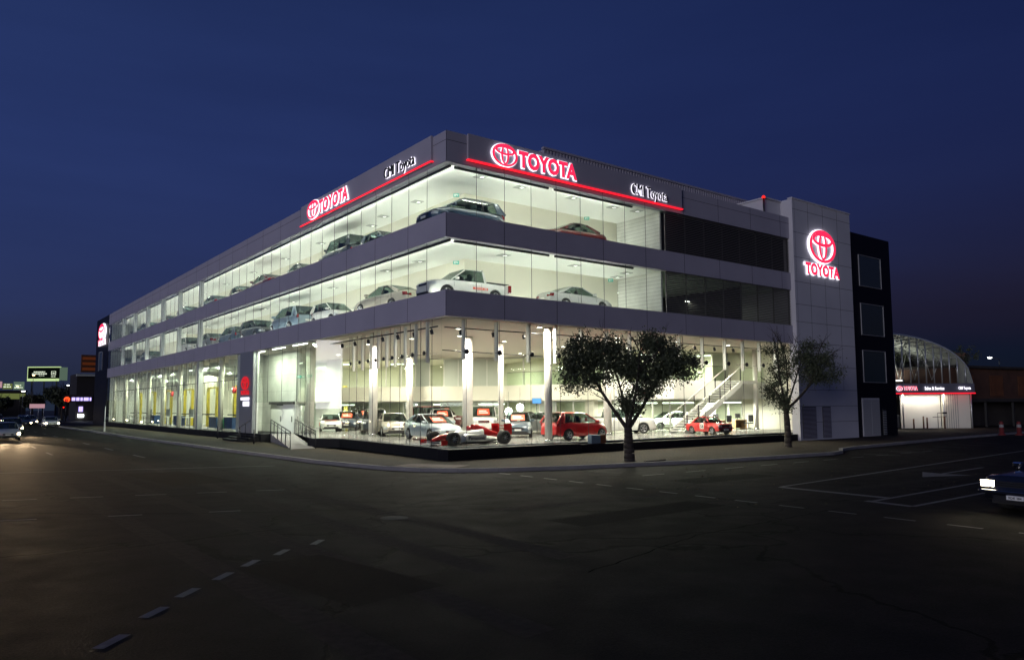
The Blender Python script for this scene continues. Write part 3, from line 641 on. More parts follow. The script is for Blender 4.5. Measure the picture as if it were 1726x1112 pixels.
def strip_proto(power, lx=0.12, ly=2.4):
    t = empty('fluorescent_batten'); b = MB(); b.box(-.1, .1, -1.25, 1.25, 0, .07); b.build('housing', M['white_paint'], t)
    b = MB(); b.tube((0, -1.2, -.03), (0, 1.2, -.03), .035, n=8); b.build('tube', M['tube_white'], t); area(t, (0, 0, -.08), (.14, 2.4), power, (0, 0, 0), (.90, 1, .78)); return t
s0 = strip_proto(380)
STR = [((2.0, 33+k*4.4), 0) for k in range(12)] + [((6.3, 34+k*6.6), 0) for k in range(8)]
for i, ((x, y), a) in enumerate(STR):
    o = s0 if fst else copy_tree(s0); fst = False; o.location = (x, y, 6.15)
    tag(o, f'{"front" if x < 4 else "rear"} row workshop tube light, {int(round(y))} metres back from the corner', 'tube light', 'tube lights hung over the workshop')
e0_ = strip_proto(330)  # added tubes that brighten the recess wall evenly
for i, (x, y) in enumerate(((.45, 18.5), (.5, 22.5), (.6, 26.8))):
    o = e0_ if i == 0 else copy_tree(e0_); o.location = (x, y, ZG-.021); tag(o, ['nearest', 'middle', 'farthest'][i]+' added tube light under the soffit of the entrance recess', 'tube light', 'added entrance soffit lights')
s1 = strip_proto(760)
for ch in s1.children:
    if ch.type == 'LIGHT': ch.data.color = (1, .98, .86)
OFF = [((25.5, 10.5), 6.3), ((24.5, 11), 2.6), ((27, 9.5), 2.6), ((28.5, 6.4), 2.6), ((29.5, 9.8), 6.3), ((20.5, 25), 2.6), ((17, 30), 2.6), ((11.5, 36), 2.6), ((8.5, 41), 2.6), ((20.8, 26), 6.3), ((15.5, 32), 6.3), ((11, 36), 6.3), ((12.5, 41), 6.3), ((9.5, 43), 6.3), ((10, 50), 6.3), ((8, 50), 2.6), ((24.2, 18), 6.3), ((24, 18), 2.6)]
for i, ((x, y), z) in enumerate(OFF):
    o = s1 if i == 0 else copy_tree(s1); o.location = (x, y, z); o.rotation_euler = (0, 0, R(35))
    tag(o, f'{"upstairs" if z > 4 else "ground floor"} office tube light {int(round(x))} metres from the west glass and {int(round(y))} from the north', 'tube light', 'tube lights of the back offices')

# louvre room lights
for i, (x, w) in enumerate(((17.2, 1.6), (18.9, 1.4), (24.5, 1.0))):
    o = copy_tree(s0); o.location = (x, 5.5, 9.7); o.rotation_euler = (0, 0, R(90)); tag(o, ['leftmost', 'middle', 'rightmost'][i]+' tube light glowing behind the lower louvre screen', 'tube light', 'tube lights behind the louvres')
    for ch in o.children:
        if ch.type == 'LIGHT': ch.data = ch.data.copy(); ch.data.energy = 30
# ------------------------------------------------------------------ lettering
def text_verts(s, bold=0.0):
    cu = bpy.data.curves.new('t', 'FONT'); cu.body = s; cu.size = 1; cu.extrude = .5; cu.offset = bold; cu.resolution_u = 3
    ob = bpy.data.objects.new('t', cu); me = bpy.data.meshes.new_from_object(ob); bpy.data.objects.remove(ob); return me
def sign_letters(parent, s, o, dr, w, h, depth, mats, bold=0.0, halo=0.0):
    if halo:
        nn_ = Vector(dr).normalized().cross(Vector((0, 0, 1))); o_ = Vector(o)-Vector(dr).normalized()*halo-Vector((0, 0, halo))-nn_*.02
        sign_letters(parent, s, o_, dr, w+2*halo, h+2*halo, .035, [M['halo_white']]*2, bold+halo*.62/h, 0)
    """letters of s as separate meshes; o = lower-left corner, dr = reading direction, w/h total size; outward normal = dr x up"""
    o = Vector(o); dr = Vector(dr).normalized(); upv = Vector((0, 0, 1)); nn = dr.cross(upv)
    cu = bpy.data.curves.new('t', 'FONT'); cu.size = 1; cu.offset = bold; cu.body = s; ob = bpy.data.objects.new('t', cu); full = bpy.data.meshes.new_from_object(ob); bpy.data.objects.remove(ob)
    X = [v.co.x for v in full.vertices]; Y = [v.co.y for v in full.vertices]; x0, x1, y0, y1 = min(X), max(X), min(Y), max(Y)
    adv = 0
    for i, ch in enumerate(s):
        if ch == ' ': continue
        me = text_verts(ch, bold)
        # start of the i-th letter: right edge of the prefix+letter minus own width
        cu = bpy.data.curves.new('t', 'FONT'); cu.size = 1; cu.offset = bold; cu.body = s[:i+1]; ob = bpy.data.objects.new('t', cu); pm = bpy.data.meshes.new_from_object(ob); bpy.data.objects.remove(ob)
        off = max(v.co.x for v in pm.vertices)-max(v.co.x for v in me.vertices)
        for v in me.vertices:
            x = (v.co.x+off-x0)/(x1-x0)*w; y = (v.co.y-y0)/(y1-y0)*h; z = (v.co.z+.5)*depth
            v.co = o+dr*x+upv*y+nn*z
        for m in mats: me.materials.append(m)
        me.update()
        for p in me.polygons: p.material_index = 0 if abs(p.normal.dot(nn)) > .7 else 1
        lo = bpy.data.objects.new('letter_halo' if mats[0] is mats[-1] and mats[0] is M['halo_white'] else 'letter', me); col.objects.link(lo); lo.parent = parent
def emblem(parent, c, dr, w, h, depth, mats):
    c = Vector(c); dr = Vector(dr).normalized(); upv = Vector((0, 0, 1)); nn = dr.cross(upv)
    b = MB(); n = 40
    def ring(cx, cy, a, bb, t, t2, d0, d1, mf=0):
        for i in range(n):
            t0_, t1_ = 2*math.pi*i/n, 2*math.pi*(i+1)/n
            P = lambda th, k, d: c+dr*(cx+(a-k*t)*math.cos(th))+upv*(cy+(bb-k*t2)*math.sin(th))+nn*d
            b.poly([P(t0_, 1, d1), P(t0_, 0, d1), P(t1_, 0, d1), P(t1_, 1, d1)], mf)
            b.poly([P(t0_, 0, d0), P(t1_, 0, d0), P(t1_, 0, d1), P(t0_, 0, d1)], 1); b.poly([P(t0_, 1, d1), P(t1_, 1, d1), P(t1_, 1, d0), P(t0_, 1, d0)], 1)
    a, q = w/2, h/2
    if mats[-1] is M['halo_white']:
        g_ = w*.018; ring(0, 0, a+g_, q+g_, a*.17+2*g_, q*.15+2*g_, -.02, .02, 1)
    ring(0, 0, a, q, a*.19, q*.18, 0, depth); ring(0, q*.02, a*.32, q*.86, a*.16, q*.15, 0, depth*1.03); ring(0, q*.40, a*.78, q*.42, a*.18, q*.20, 0, depth*1.06)
    return b.build('emblem', mats, parent)
RW = [M['letter_red'], M['halo_white']]; DW = [M['navy'], M['halo_white']]
t = empty('illuminated_sign', (1.2, -.13, 14), 0, 'glowing red emblem and letters on the north parapet beside the corner', 'sign'); t.location = (0, 0, 0)
emblem(t, (3.23, -.16, 14.58), (1, 0, 0), 1.55, 1.12, .07, RW); sign_letters(t, 'TOYOTA', (4.07, -.16, 14.14), (1, 0, 0), 3.88, .87, .06, RW, .055, .03)
t = empty('illuminated_sign', label='small white haloed name sign in dark letters on the north parapet above the red strip', cat='sign')
sign_letters(t, 'CMI Toyota', (12.1, -.16, 14.0), (1, 0, 0), 2.95, .78, .07, [M['navy'], M['navy']], -.006, .022)
t = empty('illuminated_sign', label='glowing red emblem and letters on the west parapet over the street', cat='sign')
emblem(t, (-.16, 15.15, 14.63), (0, -1, 0), 1.9, 1.15, .06, RW); sign_letters(t, 'TOYOTA', (-.16, 14.25, 14.17), (0, -1, 0), 4.15, .83, .05, RW, .05, .03)
t = empty('illuminated_sign', label='small white haloed name sign in dark letters on the west parapet near the corner', cat='sign')
sign_letters(t, 'CMI Toyota', (-.16, 5.75, 14.05), (0, -1, 0), 3.15, .72, .07, [M['navy'], M['navy']], -.006, .022)
t = empty('illuminated_sign', label='large red emblem over red letters high on the white stair tower', cat='sign')
emblem(t, (31.1, -.34, 13.5), (1, 0, 0), 3.4, 2.35, .12, RW); sign_letters(t, 'TOYOTA', (28.85, -.34, 11.35), (1, 0, 0), 4.4, .85, .08, RW, .055, .03)
t = empty('illuminated_sign', label='red emblem and letters on the dark block at the far west end', cat='sign')
emblem(t, (-.1, 90.5, 13.1), (0, -1, 0), 5.2, 2.3, .2, RW); sign_letters(t, 'TOYOTA', (-.1, 93.1, 11.2), (0, -1, 0), 5.4, .85, .2, RW, .035)
t = empty('illuminated_sign', label='red emblem and letters above a small white panel on the grey entrance pier', cat='sign')
emblem(t, (-.05, 27.8, 4.2), (0, -1, 0), 1.7, 1.0, .05, [M['pier_red'], M['pier_red']]); sign_letters(t, 'TOYOTA', (-.05, 28.75, 3.33), (0, -1, 0), 1.9, .34, .05, [M['pier_red'], M['pier_red']], .0)
b = MB(); b.box(-.07, -.025, 26.9, 28.75, 2.95, 3.15); b.box(-.07, -.025, 26.9, 28.2, 2.5, 2.85); b.build('lit_panel', M['halo_white'], t)
t = empty('roof_beacon', (25.6, .5, 14.72), 0, 'small red beacon lamp on the roof beside the white stair head', 'beacon')
b = MB(); b.tube((0, 0, 0), (0, 0, 1.6), .06, n=8); b.build('stem', M['dark_metal'], t); b = MB(); b.lathe([(.11, 0), (.12, .08), (.07, .15), (0, .18)], (0, 0, 1.6), (0, 0, 1), 12); b.build('lens', M['lamp_red'], t)
# exit signs
ex = empty('exit_sign', (2.5, 3.0, 13.2), R(-38)); ex.scale = (.75,)*3; b = MB(); b.box(-.2, .2, -.02, .02, -.12, .12); b.build('panel', M['exit_green'], ex)
b = MB(); b.box(-.12, -.05, -.026, -.021, -.08, .08); b.box(-.02, .02, -.026, -.021, -.02, .08); b.box(.03, .14, -.026, -.021, -.03, .03); b.build('pictogram', M['ceiling_white'], ex)
tag(ex, 'small green exit sign hung at the corner of the top deck', 'exit sign', 'green exit signs')
for loc, lb in (((11.9, 3.3, 13.45), 'small green exit sign above the maroon car on the top deck'), ((2.5, 3.0, 9.7), 'small green exit sign above the white utility on the middle deck'), ((13.9, 3.4, 9.95), 'small green exit sign at the siding wall of the middle deck'), ((1.6, 21.5, 4.5), 'left green exit sign on the white entrance wall'), ((1.6, 19.6, 4.5), 'right green exit sign on the white entrance wall')):
    o = copy_tree(ex); o.location = loc; tag(o, lb, 'exit sign', 'green exit signs')

# ------------------------------------------------------------------ vehicles
def interp(P, u):
    if u >= P[0][0]: return P[0][1]
    for (a, za), (c, zc) in zip(P, P[1:]):
        if u >= c:
            t = (u-c)/(a-c) if a != c else 0; return zc+(za-zc)*t
    return P[-1][1]
KIND = {
 'hatch': dict(L=3.85, W=1.70, H=1.52, wb=2.48, r=.30, top=[(1, .55), (.97, .68), (.88, .80), (.56, .95), (.48, .95), (-.93, .99), (-.985, .93), (-1, .6)], cab=(.62, .14, -.78, -.975), doors=2),
 'sedan': dict(L=4.75, W=1.80, H=1.46, wb=2.78, r=.32, top=[(1, .52), (.97, .64), (.86, .78), (.46, .92), (-.60, 1.0), (-.92, 1.03), (-.985, .93), (-1, .6)], cab=(.46, .04, -.36, -.74), doors=2),
 'wagon': dict(L=4.6, W=1.84, H=1.66, wb=2.68, r=.34, top=[(1, .6), (.97, .78), (.86, .92), (.52, 1.04), (-.95, 1.08), (-.985, 1.0), (-1, .6)], cab=(.56, .18, -.78, -.97), doors=2),
 'suv': dict(L=4.7, W=1.88, H=1.88, wb=2.79, r=.38, top=[(1, .62), (.975, .98), (.9, 1.08), (.5, 1.16), (-.96, 1.18), (-.985, 1.1), (-1, .6)], cab=(.50, .26, -.88, -.97), doors=2),
 'ute': dict(L=5.2, W=1.82, H=1.78, wb=3.08, r=.37, top=[(1, .62), (.975, .92), (.88, 1.04), (.48, 1.10), (-.22, 1.12), (-.98, 1.10), (-1, .7)], cab=(.50, .17, -.28, -.35), doors=2),
 'classic': dict(L=3.75, W=1.5, H=1.36, wb=2.28, r=.29, top=[(1, .55), (.985, .78), (.9, .82), (.45, .88), (-.55, .88), (-.94, .80), (-.985, .72), (-1, .5)], cab=(.42, .20, -.28, -.62), doors=1),
 'saloon80': dict(L=4.6, W=1.72, H=1.40, wb=2.66, r=.31, top=[(1, .5), (.99, .82), (.97, .86), (.40, .94), (-.6, .96), (-.97, .92), (-1, .6)], cab=(.38, .08, -.40, -.62), doors=2)}
SHELL = {}
def shell(kind):
    if kind in SHELL: return SHELL[kind]
    K = KIND[kind]; L, W, H, wb, r = K['L'], K['W'], K['H'], K['wb'], K['r']
    boxy = kind in ('classic', 'saloon80'); pn = 10 if boxy else 6
    def hw(u): return W/2*(1-(.05 if boxy else .10)*abs(u)**3-(.08 if boxy else .16)*abs(u)**pn)
    def top(x): return interp(K['top'], 2*x/L)
    ra = r*1.17; N = 72; xs = sorted(set([-L/2+L*i/N for i in range(N+1)]+[L/2*.985, -L/2*.985]))
    body = MB(); rows = []
    for x in xs:
        u = 2*x/L; w = hw(u); zt = top(x); zb = .22+.10*max(0, abs(u)-.8)/.2
        for xw in (wb/2+.06, -wb/2+.06):
            dx = x-xw
            if abs(dx) < ra: zb = max(zb, r+math.sqrt(ra*ra-dx*dx)*.98)
        zb = min(zb, zt-.12); zs = zt-(.10 if not boxy else .05)
        zm = max(zb+.02, min(.52, zs-.06)); fl = .03 if any(abs(x-q) < ra*1.25 for q in (wb/2+.06, -wb/2+.06)) else 0
        half = [(w*.955+fl, zb), (w*.99+fl, zb+(zm-zb)*.4), (w+fl*.6, zm), (w*.985, (zm+zs)/2), (w*.955, zs), (w*.87, zt-.015), (w*.5, zt+.015), (0, zt+.02)]
        rows.append([(x, y, z) for y, z in half]+[(x, -y, z) for y, z in reversed(half[:-1])])
    body.grid([list(reversed(q)) for q in rows])
    body.poly(list(rows[0])); body.poly(list(reversed(rows[-1])))
    # door seams, handles, sill
    xd, xc, xb, xa = [q*L/2 for q in K['cab']]
    xm = (xc+xb)/2-.05; seams = [xd-.12, xm, (xb+xa)/2+.25] if K['doors'] == 2 else [xd-.1, xb+.1]
    for sy in (1, -1):
        for x in seams:
            w = hw(2*x/L); 
            for z0, z1, k0, k1 in ((.32, .52, .996, 1.003), (.52, .75, 1.003, .99), (.75, top(x)-.11, .99, .96)):
                body.poly([(x-.008, sy*w*k0, z0), (x+.008, sy*w*k0, z0), (x+.008, sy*w*k1, z1), (x-.008, sy*w*k1, z1)], 1)
        for x in seams[1:]:
            w = hw(2*x/L); body.box(x+.06, x+.2, min(sy*w*.96, sy*(w+.015)), max(sy*w*.96, sy*(w+.015)), top(x)-.24, top(x)-.21, 0)
    # roof skin + pillars
    wB, wT = hw(0)*.90, hw(0)*.74
    if kind in ('suv', 'ute'): wT = hw(0)*.80
    zb0, zb1 = top(xd), top(xa)
    rr = []
    nx = 10
    for i in range(nx+1):
        x = xb+(xc-xb)*i/nx; t = (x-(xb+xc)/2)/((xc-xb)/2); z = H-.05*t*t; wr = wT*(1-.03*t*t)
        rr.append([(x, y, zz) for y, zz in ((wr+.015, z-.07), (wr-.03, z-.02), (wr*.6, z+.0), (0, z+.008), (-wr*.6, z), (-wr+.03, z-.02), (-wr-.015, z-.07))])
    body.grid([list(reversed(q)) for q in rr])
    zr0, zr1 = H-.10, H-.10
    for sy in (1, -1):
        A0, A1 = Vector((xd, sy*wB*.97, zb0)), Vector((xc, sy*wT, zr0)); C0, C1 = Vector((xa, sy*wB*.93, zb1)), Vector((xb, sy*wT, zr1)); B0, B1 = Vector((xm+.03, sy*wB, top(xm))), Vector((xm, sy*wT, H-.07))
        body.tube(A0, A1, .035, .032, 6); body.tube(C0, C1, .07 if kind != 'suv' else .05, .05, 6)
        body.tube(B0, B1, .04, .035, 6, mi=1)
        ofs = {'hatch': .36, 'wagon': .30, 'suv': .22, 'ute': .12, 'sedan': .26, 'classic': .16, 'saloon80': .22}[kind]; q0_ = Vector((xa-.01, sy*(wB*.95+.018), zb1-.02)); q1_ = Vector((xa+ofs, sy*(wB*.97+.018), top(xa+ofs)-.02)); q2_ = Vector((xb+ofs*.45, sy*(wT+.018), zr1+.03)); q3_ = Vector((xb-.02, sy*(wT+.018), zr1+.03))
        body.poly([q0_, q1_, q2_, q3_][::-sy])
        if kind in ('hatch', 'wagon', 'suv'): D0 = Vector((xa+.42, sy*wB, top(xa))); body.tube(D0, C1+Vector((.18, 0, 0)), .05, .04, 6)
    gl = []
    def g(name, pts):
        m_ = MB(); m_.poly(pts); me = bpy.data.meshes.new(name); me.from_pydata(m_.v, [], m_.f); me.materials.append(M['car_glass']); me.update(); gl.append((name, me))
    e = .02
    g('windscreen', [(xd+e, wB*.95, zb0), (xd+e, -wB*.95, zb0), (xc+e, -wT*.97, zr0+.06), (xc+e, wT*.97, zr0+.06)])
    g('rear_window', [(xa-e, -wB*.9, zb1), (xa-e, wB*.9, zb1), (xb-e, wT*.95, zr1+.06), (xb-e, -wT*.95, zr1+.06)])
    for sy in (1, -1): g('side_window', [(xd, sy*(wB+.005), zb0-.01), (xa, sy*(wB*.95+.005), zb1-.01), (xb, sy*(wT+.005), zr1+.04), (xc, sy*(wT+.005), zr0+.04)][::sy])
    bm = bpy.data.meshes.new('body'); bm.from_pydata(body.v, [], body.f); bm.polygons.foreach_set('material_index', body.m); bm.polygons.foreach_set('use_smooth', body.sm); bm.update()
    SHELL[kind] = (K, hw, top, bm, gl, (xd, xc, xb, xa, wB, wT)); return SHELL[kind]
WH = {}
def wheel(parent, x, y, r, sy):
    key = (round(r, 2), sy)
    if key not in WH:
        t = MB(); t.lathe([(r*.62, -.09), (r*.9, -.1), (r, -.075), (r, .075), (r*.9, .1), (r*.66, .1), (r*.62, .08)], (0, 0, 0), (0, sy, 0), 28)
        m_ = MB(); m_.lathe([(r*.66, .09), (r*.60, .085), (r*.56, .03), (0, .02)], (0, 0, 0), (0, sy, 0), 28, 1)
        for k in range(5):
            a = 2*math.pi*k/5
            for da in (-.13, .13):
                d = Vector((math.cos(a+da), 0, math.sin(a+da))); m_.tube(Vector((0, sy*.06, 0))+d*r*.08, Vector((0, sy*.075, 0))+Vector((math.cos(a+da*.8), 0, math.sin(a+da*.8)))*r*.62, .028, .022, 5)
        m_.lathe([(r*.67, .085), (r*.66, .1), (r*.60, .095), (r*.6, .06)], (0, 0, 0), (0, sy, 0), 28); m_.lathe([(r*.16, .05), (r*.14, .095), (0, .1)], (0, 0, 0), (0, sy, 0), 12)
        def mk(n, q, ms):
            me = bpy.data.meshes.new(n); me.from_pydata(q.v, [], q.f); [me.materials.append(z) for z in ms]; me.polygons.foreach_set('material_index', q.m); me.polygons.foreach_set('use_smooth', q.sm); me.update(); return me
        WH[key] = (mk('wheel', t, [M['rubber']]), mk('rim', m_, [M['rim'], M['black_plastic']]))
    a, c = WH[key]
    o = bpy.data.objects.new('wheel', a); col.objects.link(o); o.parent = parent; o.location = (x, y, r)
    q = bpy.data.objects.new('rim', c); col.objects.link(q); q.parent = o
NAMES_PL = ['XKR·482']
def add(parent, name, me_b, mats): return me_b.build(name, mats, parent)
def car(kind, paint, x, y, z, head, label, name=None, sign=False, lit=False, group=None, s=1.0, far=False, cat='car'):
    K, hw, top, bm, gl, (xd, xc, xb, xa, wB, wT) = shell(kind); L, W, H, wb, r = K['L'], K['W'], K['H'], K['wb'], K['r']
    t = empty(name or {'hatch': 'hatchback', 'sedan': 'sedan', 'wagon': 'station_wagon', 'suv': 'off_road_car', 'ute': 'pickup_truck', 'classic': 'vintage_rally_car', 'saloon80': 'old_sedan'}[kind], (x, y, z), R(head), label, cat, group, sc_=s)
    me = bm.copy(); me.materials.append(M['paint_'+paint]); me.materials.append(M['black_plastic'])
    o = bpy.data.objects.new('body', me); col.objects.link(o); o.parent = t
    for n, gm in gl: o = bpy.data.objects.new(n, gm); col.objects.link(o); o.parent = t
    for sx in (1, -1):
        for sy in (1, -1): wheel(t, sx*wb/2+.06, sy*(hw(0)-.10), r, sy)
    u = MB(); u.box(-L/2*.93, L/2*.93, -W/2*.72, W/2*.72, .2, .62); u.box(-L/2*.96, L/2*.96, -W/2*.74, W/2*.74, .2, .30); u.build('underbody', M['black_plastic'], t)
    if not far:
        q = MB()
        for sx in ([.15, -.75] if kind != 'ute' else [.2]):
            for sy in (.36, -.36): q.box(sx-.25, sx+.25, sy-.24, sy+.24, .5, .72); q.box(sx-.32, sx-.2, sy-.24, sy+.24, .72, H-.42); q.box(sx-.34, sx-.24, sy-.12, sy+.12, H-.42, H-.24)
        q.box(xd-.55, xd-.2, -wB*.85, wB*.85, .7, top(xd)); q.build('seats', M['seat_cloth'], t)
        boxy = kind in ('classic', 'saloon80')
        for sy in (1, -1):
            xf = L/2; w = hw(.97)
            # headlight and taillight: wedge blocks that follow the corners
            zl = top(L/2*.93)-.13 if not boxy else .66
            h = MB()
            def lamp(h, sgn, z0, z1, inner, back, mi=0):
                n = 5; rows = []
                for i in range(n+1):
                    f = i/n; ux = 1-.0*f; yy = inner+(hw(.98)+.012-inner)*min(1, f*1.5) if f < .67 else hw(.98-(f-.67)*back*2)+.014
                    xx = L/2*.992+.02-(yy/W*2)**4*.07 if f < .67 else L/2*(.98-(f-.67)*back)
                    rows.append([(sgn*xx, sy*yy, z0), (sgn*(xx-.02), sy*yy*1.0, (z0+z1)/2+.02), (sgn*(xx-.07), sy*(yy-.015), z1)])
                h.grid(rows, mi); h.grid([list(reversed(q_)) for q_ in rows], mi)
            if kind == 'classic':
                for yy in (.42, .60): h.lathe([(.09, 0), (.085, .03), (0, .05)], (L/2-.02, sy*yy, .66), (1, 0, 0), 14)
            elif kind == 'saloon80': h.box(L/2-.03, L/2+.015, min(sy*.52, sy*.82), max(sy*.52, sy*.82), .60, .74)
            else: lamp(h, 1, zl-.10, zl+.05, W*.27, .30)
            h.build('headlight', M['headlight_lit'] if lit else M['headlamp'], t)
            h = MB()
            if boxy: h.box(-L/2-.015, -L/2+.03, min(sy*.45, sy*.78), max(sy*.45, sy*.78), .62, .76)
            elif kind in ('hatch', 'wagon', 'suv'): h.box(-L/2*.985-.012, -L/2*.985+.14, min(sy*(W*.33), sy*(hw(.97)+.006)), max(sy*(W*.33), sy*(hw(.97)+.006)), .78, .97)
            elif kind == 'ute': h.box(-L/2*.985-.03, -L/2*.985+.10, min(sy*(W*.40), sy*(W*.475)), max(sy*(W*.40), sy*(W*.475)), .70, 1.10)
            else: lamp(h, -1, .74, .93, W*.22, .2)
            h.build('taillight', M['taillamp'], t)
            h = MB(); xm = xd-.28; yb = wB+.14
            h.box(xm-.07, xm+.07, min(sy*wB, sy*(yb+.08)), max(sy*wB, sy*(yb+.08)), top(xd)+.02, top(xd)+.15); h.build('door_mirror', M['paint_'+paint] if not boxy else M['chrome'], t, bevel=.03)
        g_ = MB(); zf = top(L/2*.93)
        gw = .36 if not boxy else .50
        g_.box(L/2-.06, L/2+.018, -gw, gw, (zf-.24 if not boxy else .60), (zf-.12 if not boxy else .74), 0); 
        for k in range(2): zz = (zf-.21 if not boxy else .64)+k*.05; g_.box(L/2+.018, L/2+.026, -gw+.02, gw-.02, zz, zz+.014, 1)
        if kind == 'suv':
            for k in range(6): g_.box(L/2+.018, L/2+.03, -.32+k*.115, -.27+k*.115, zf-.28, zf-.1, 1)
        g_.box(L/2-.05, L/2+.012, -W*.32, W*.32, .27, .40, 0)
        g_.build('grille', [M['black_plastic'], M['chrome']], t)
        if boxy:
            for x0, x1 in ((L/2-.02, L/2+.09), (-L/2-.09, -L/2+.02)): c_ = MB(); c_.box(x0, x1, -W/2, W/2, .44, .53); c_.build('bumper', M['chrome'] if kind == 'classic' else M['dark_chrome'], t, bevel=.02)
        p_ = MB(); p_.box(L/2+.02, L/2+.034 if not boxy else L/2+.105, -.19, .19, .42 if not boxy else .33, .52 if not boxy else .43); p_.build('number_plate', M['plate_white'], t)
        p_ = MB(); p_.box(-L/2-.03, -L/2-.012, -.19, .19, .62, .72); p_.build('number_plate', M['plate_white'], t)
        if kind == 'ute':
            c_ = MB(); x0, x1 = -L/2*.97, xa-.06
            c_.box(x0, x1, -W/2*.82, W/2*.82, 1.162, 1.182, 1); c_.tube((xa-.05, W/2*.8, 1.16), (xb-.1, W/2*.62, H+.02), .03, n=6); c_.tube((xa-.05, -W/2*.8, 1.16), (xb-.1, -W/2*.62, H+.02), .03, n=6); c_.tube((xb-.1, W/2*.62, H+.02), (xb-.1, -W/2*.62, H+.02), .03, n=6)
            c_.build('tub_trim', [M['chrome'], M['black_plastic']], t)
    if sign:
        p_ = MB(); f = .45
        a0 = Vector((xd, 0, top(xd))).lerp(Vector((xc, 0, H-.06)), .18); a1 = Vector((xd, 0, top(xd))).lerp(Vector((xc, 0, H-.06)), .80)
        p_.poly([(a0.x+.045, .42, a0.z), (a0.x+.045, -.42, a0.z), (a1.x+.045, -.38, a1.z), (a1.x+.045, .38, a1.z)][::-1], 0)
        for k in range(2):
            b0, b1 = a0.lerp(a1, .25+k*.3), a0.lerp(a1, .42+k*.3)
            p_.poly([(b0.x+.052, .3-.1*k, b0.z), (b0.x+.052, -.3, b0.z), (b1.x+.052, -.3, b1.z), (b1.x+.052, .3-.1*k, b1.z)][::-1], 1)
        p_.build('windscreen_card', [M['sign_orange'], M['plate_white']], t)
    return t
mat('dark_chrome', (.25, .25, .26), .25, metal=1)
G1 = 'cars on show in the ground floor showroom'; G2 = 'cars on the middle glass deck'; G3 = 'cars on the top glass deck'
# ground floor showroom: (kind, paint, x, y, heading, label, sign)
c = car('hatch', 'red', 10.0, 2.5, FL, 1, 'bright red hatchback side on behind the north glass beside the white column', group=G1, s=1.0)
c6 = car('sedan', 'silver_blue', 4.15, 8.0, FL, -95, 'silver blue sedan nearest the corner behind the racing car nose', sign=True, group=G1)
car('hatch', 'slate', 9.9, 7.5, FL, -128, 'dark slate hatchback facing the street behind the racing car rear wheel', sign=True, group=G1)
car('suv', 'white', 11.6, 13.6, FL, -124, 'tall white four wheel drive facing the street between the columns', sign=True, group=G1)
car('sedan', 'champagne', 5.4, 14.9, FL, -112, 'pale gold sedan half hidden behind the silver blue sedan', group=G1)
car('ute', 'dark_grey', 6.6, 19.9, FL, -120, 'dark grey utility facing the street left of the gold sedan', group=G1, s=.95)
car('hatch', 'navy_blue', 8.1, 27.6, FL, -118, 'navy hatchback between the rally painted car and the grey utility', sign=True, group=G1)
rally = car('sedan', 'white', 6.3, 26.8, FL, -112, 'white sedan with orange red rally graphics beside the leftmost showroom column', group=G1, s=.92)
car('suv', 'maroon', 14.4, 24.0, FL, -60, 'dark red four wheel drive seen behind the gold sedan', sign=True, group=G1)
car('wagon', 'black', 11.0, 30.6, FL, -100, 'black wagon at the back behind the navy hatchback', sign=True, group=G1)
car('wagon', 'silver', 13.0, 21.2, FL, -118, 'silver wagon with an orange windscreen card behind the silver blue sedan', sign=True, group=G1)
car('sedan', 'brown', 18.6, 17.5, FL, -20, 'dark brown sedan parked across the back behind the white four wheel drive', group=G1)
car('sedan', 'dark_grey', 14.2, 9.6, FL, -100, 'dark grey sedan hidden behind the bright white column by the red hatchback', group=G1)
ute2 = car('ute', 'white', 18.3, 7.4, FL, -28, 'white utility chassis with exposed spare wheel behind the street tree', group=G1, s=.95)
car('hatch', 'white', 27.2, 10.6, FL, 160, 'white hatchback in the glazed back room beside the staircase', group=G1, s=.9)
vin = car('classic', 'red', 21.2, 2.15, FL, -101, 'small red vintage rally car parked at the foot of the staircase', group=G1, s=.84)
# rally graphics, start number
b = MB(); b.box(.9, 1.7, -.5, .5, .93, .945)
for sy in (1, -1): b.poly([(1.2, sy*.905, .4), (1.2, sy*.90, .75), (-.3, sy*.915, .72), (-1.2, sy*.915, .38)][::sy])
b.build('rally_graphic', M['sign_orange'], rally)
b = MB()
for sy in (1, -1): b.box(-.12, .32, min(sy*.752, sy*.760), max(sy*.752, sy*.760), .42, .78)
b.build('number_panel', M['plate_white'], vin)
for sy in (1, -1):
    t_ = empty('start_number', parent=vin); sign_letters(t_, '58', (-.08 if sy < 0 else .28, sy*.761, .47), (-sy if sy > 0 else 1, 0, 0), .36, .26, .006, [M['black_plastic'], M['black_plastic']], .02)
# ute hoarding text on the middle deck
u = car('ute', 'white', 2.70, 2.6, D2, 180, 'white twin cab utility at the corner of the middle deck', group=G2, s=.93)
b = MB(); b.box(-.95, .02, .925, .935, .68, .80); b.build('door_decal', M['sign_orange'], u)
t_ = empty('decal_lettering', parent=u); sign_letters(t_, 'TOYOTA', (-.08, .937, .70), (-1, 0, 0), .55, .08, .004, [M['plate_white'], M['plate_white']], .02); sign_letters(t_, 'CMI', (-.67, .937, .70), (-1, 0, 0), .22, .08, .004, [M['plate_white'], M['plate_white']], .02)
car('sedan', 'silver', 9.75, 2.1, D2, -3, 'pale silver sedan on the middle deck behind the north glass', group=G2, s=.93)
car('sedan', 'champagne', 1.95, 9.0, D2, 97, 'gold silver sedan seen from behind beside the utility on the middle deck', group=G2, s=1.1)
car('hatch', 'white', 1.8, 16.4, D2, -88, 'white hatchback with its nose to the corner on the middle deck', group=G2, s=1.0)
car('hatch', 'pale_blue', 1.85, 23.2, D2, 92, 'pale blue hatchback left of the white one on the middle deck', group=G2, s=1.25)
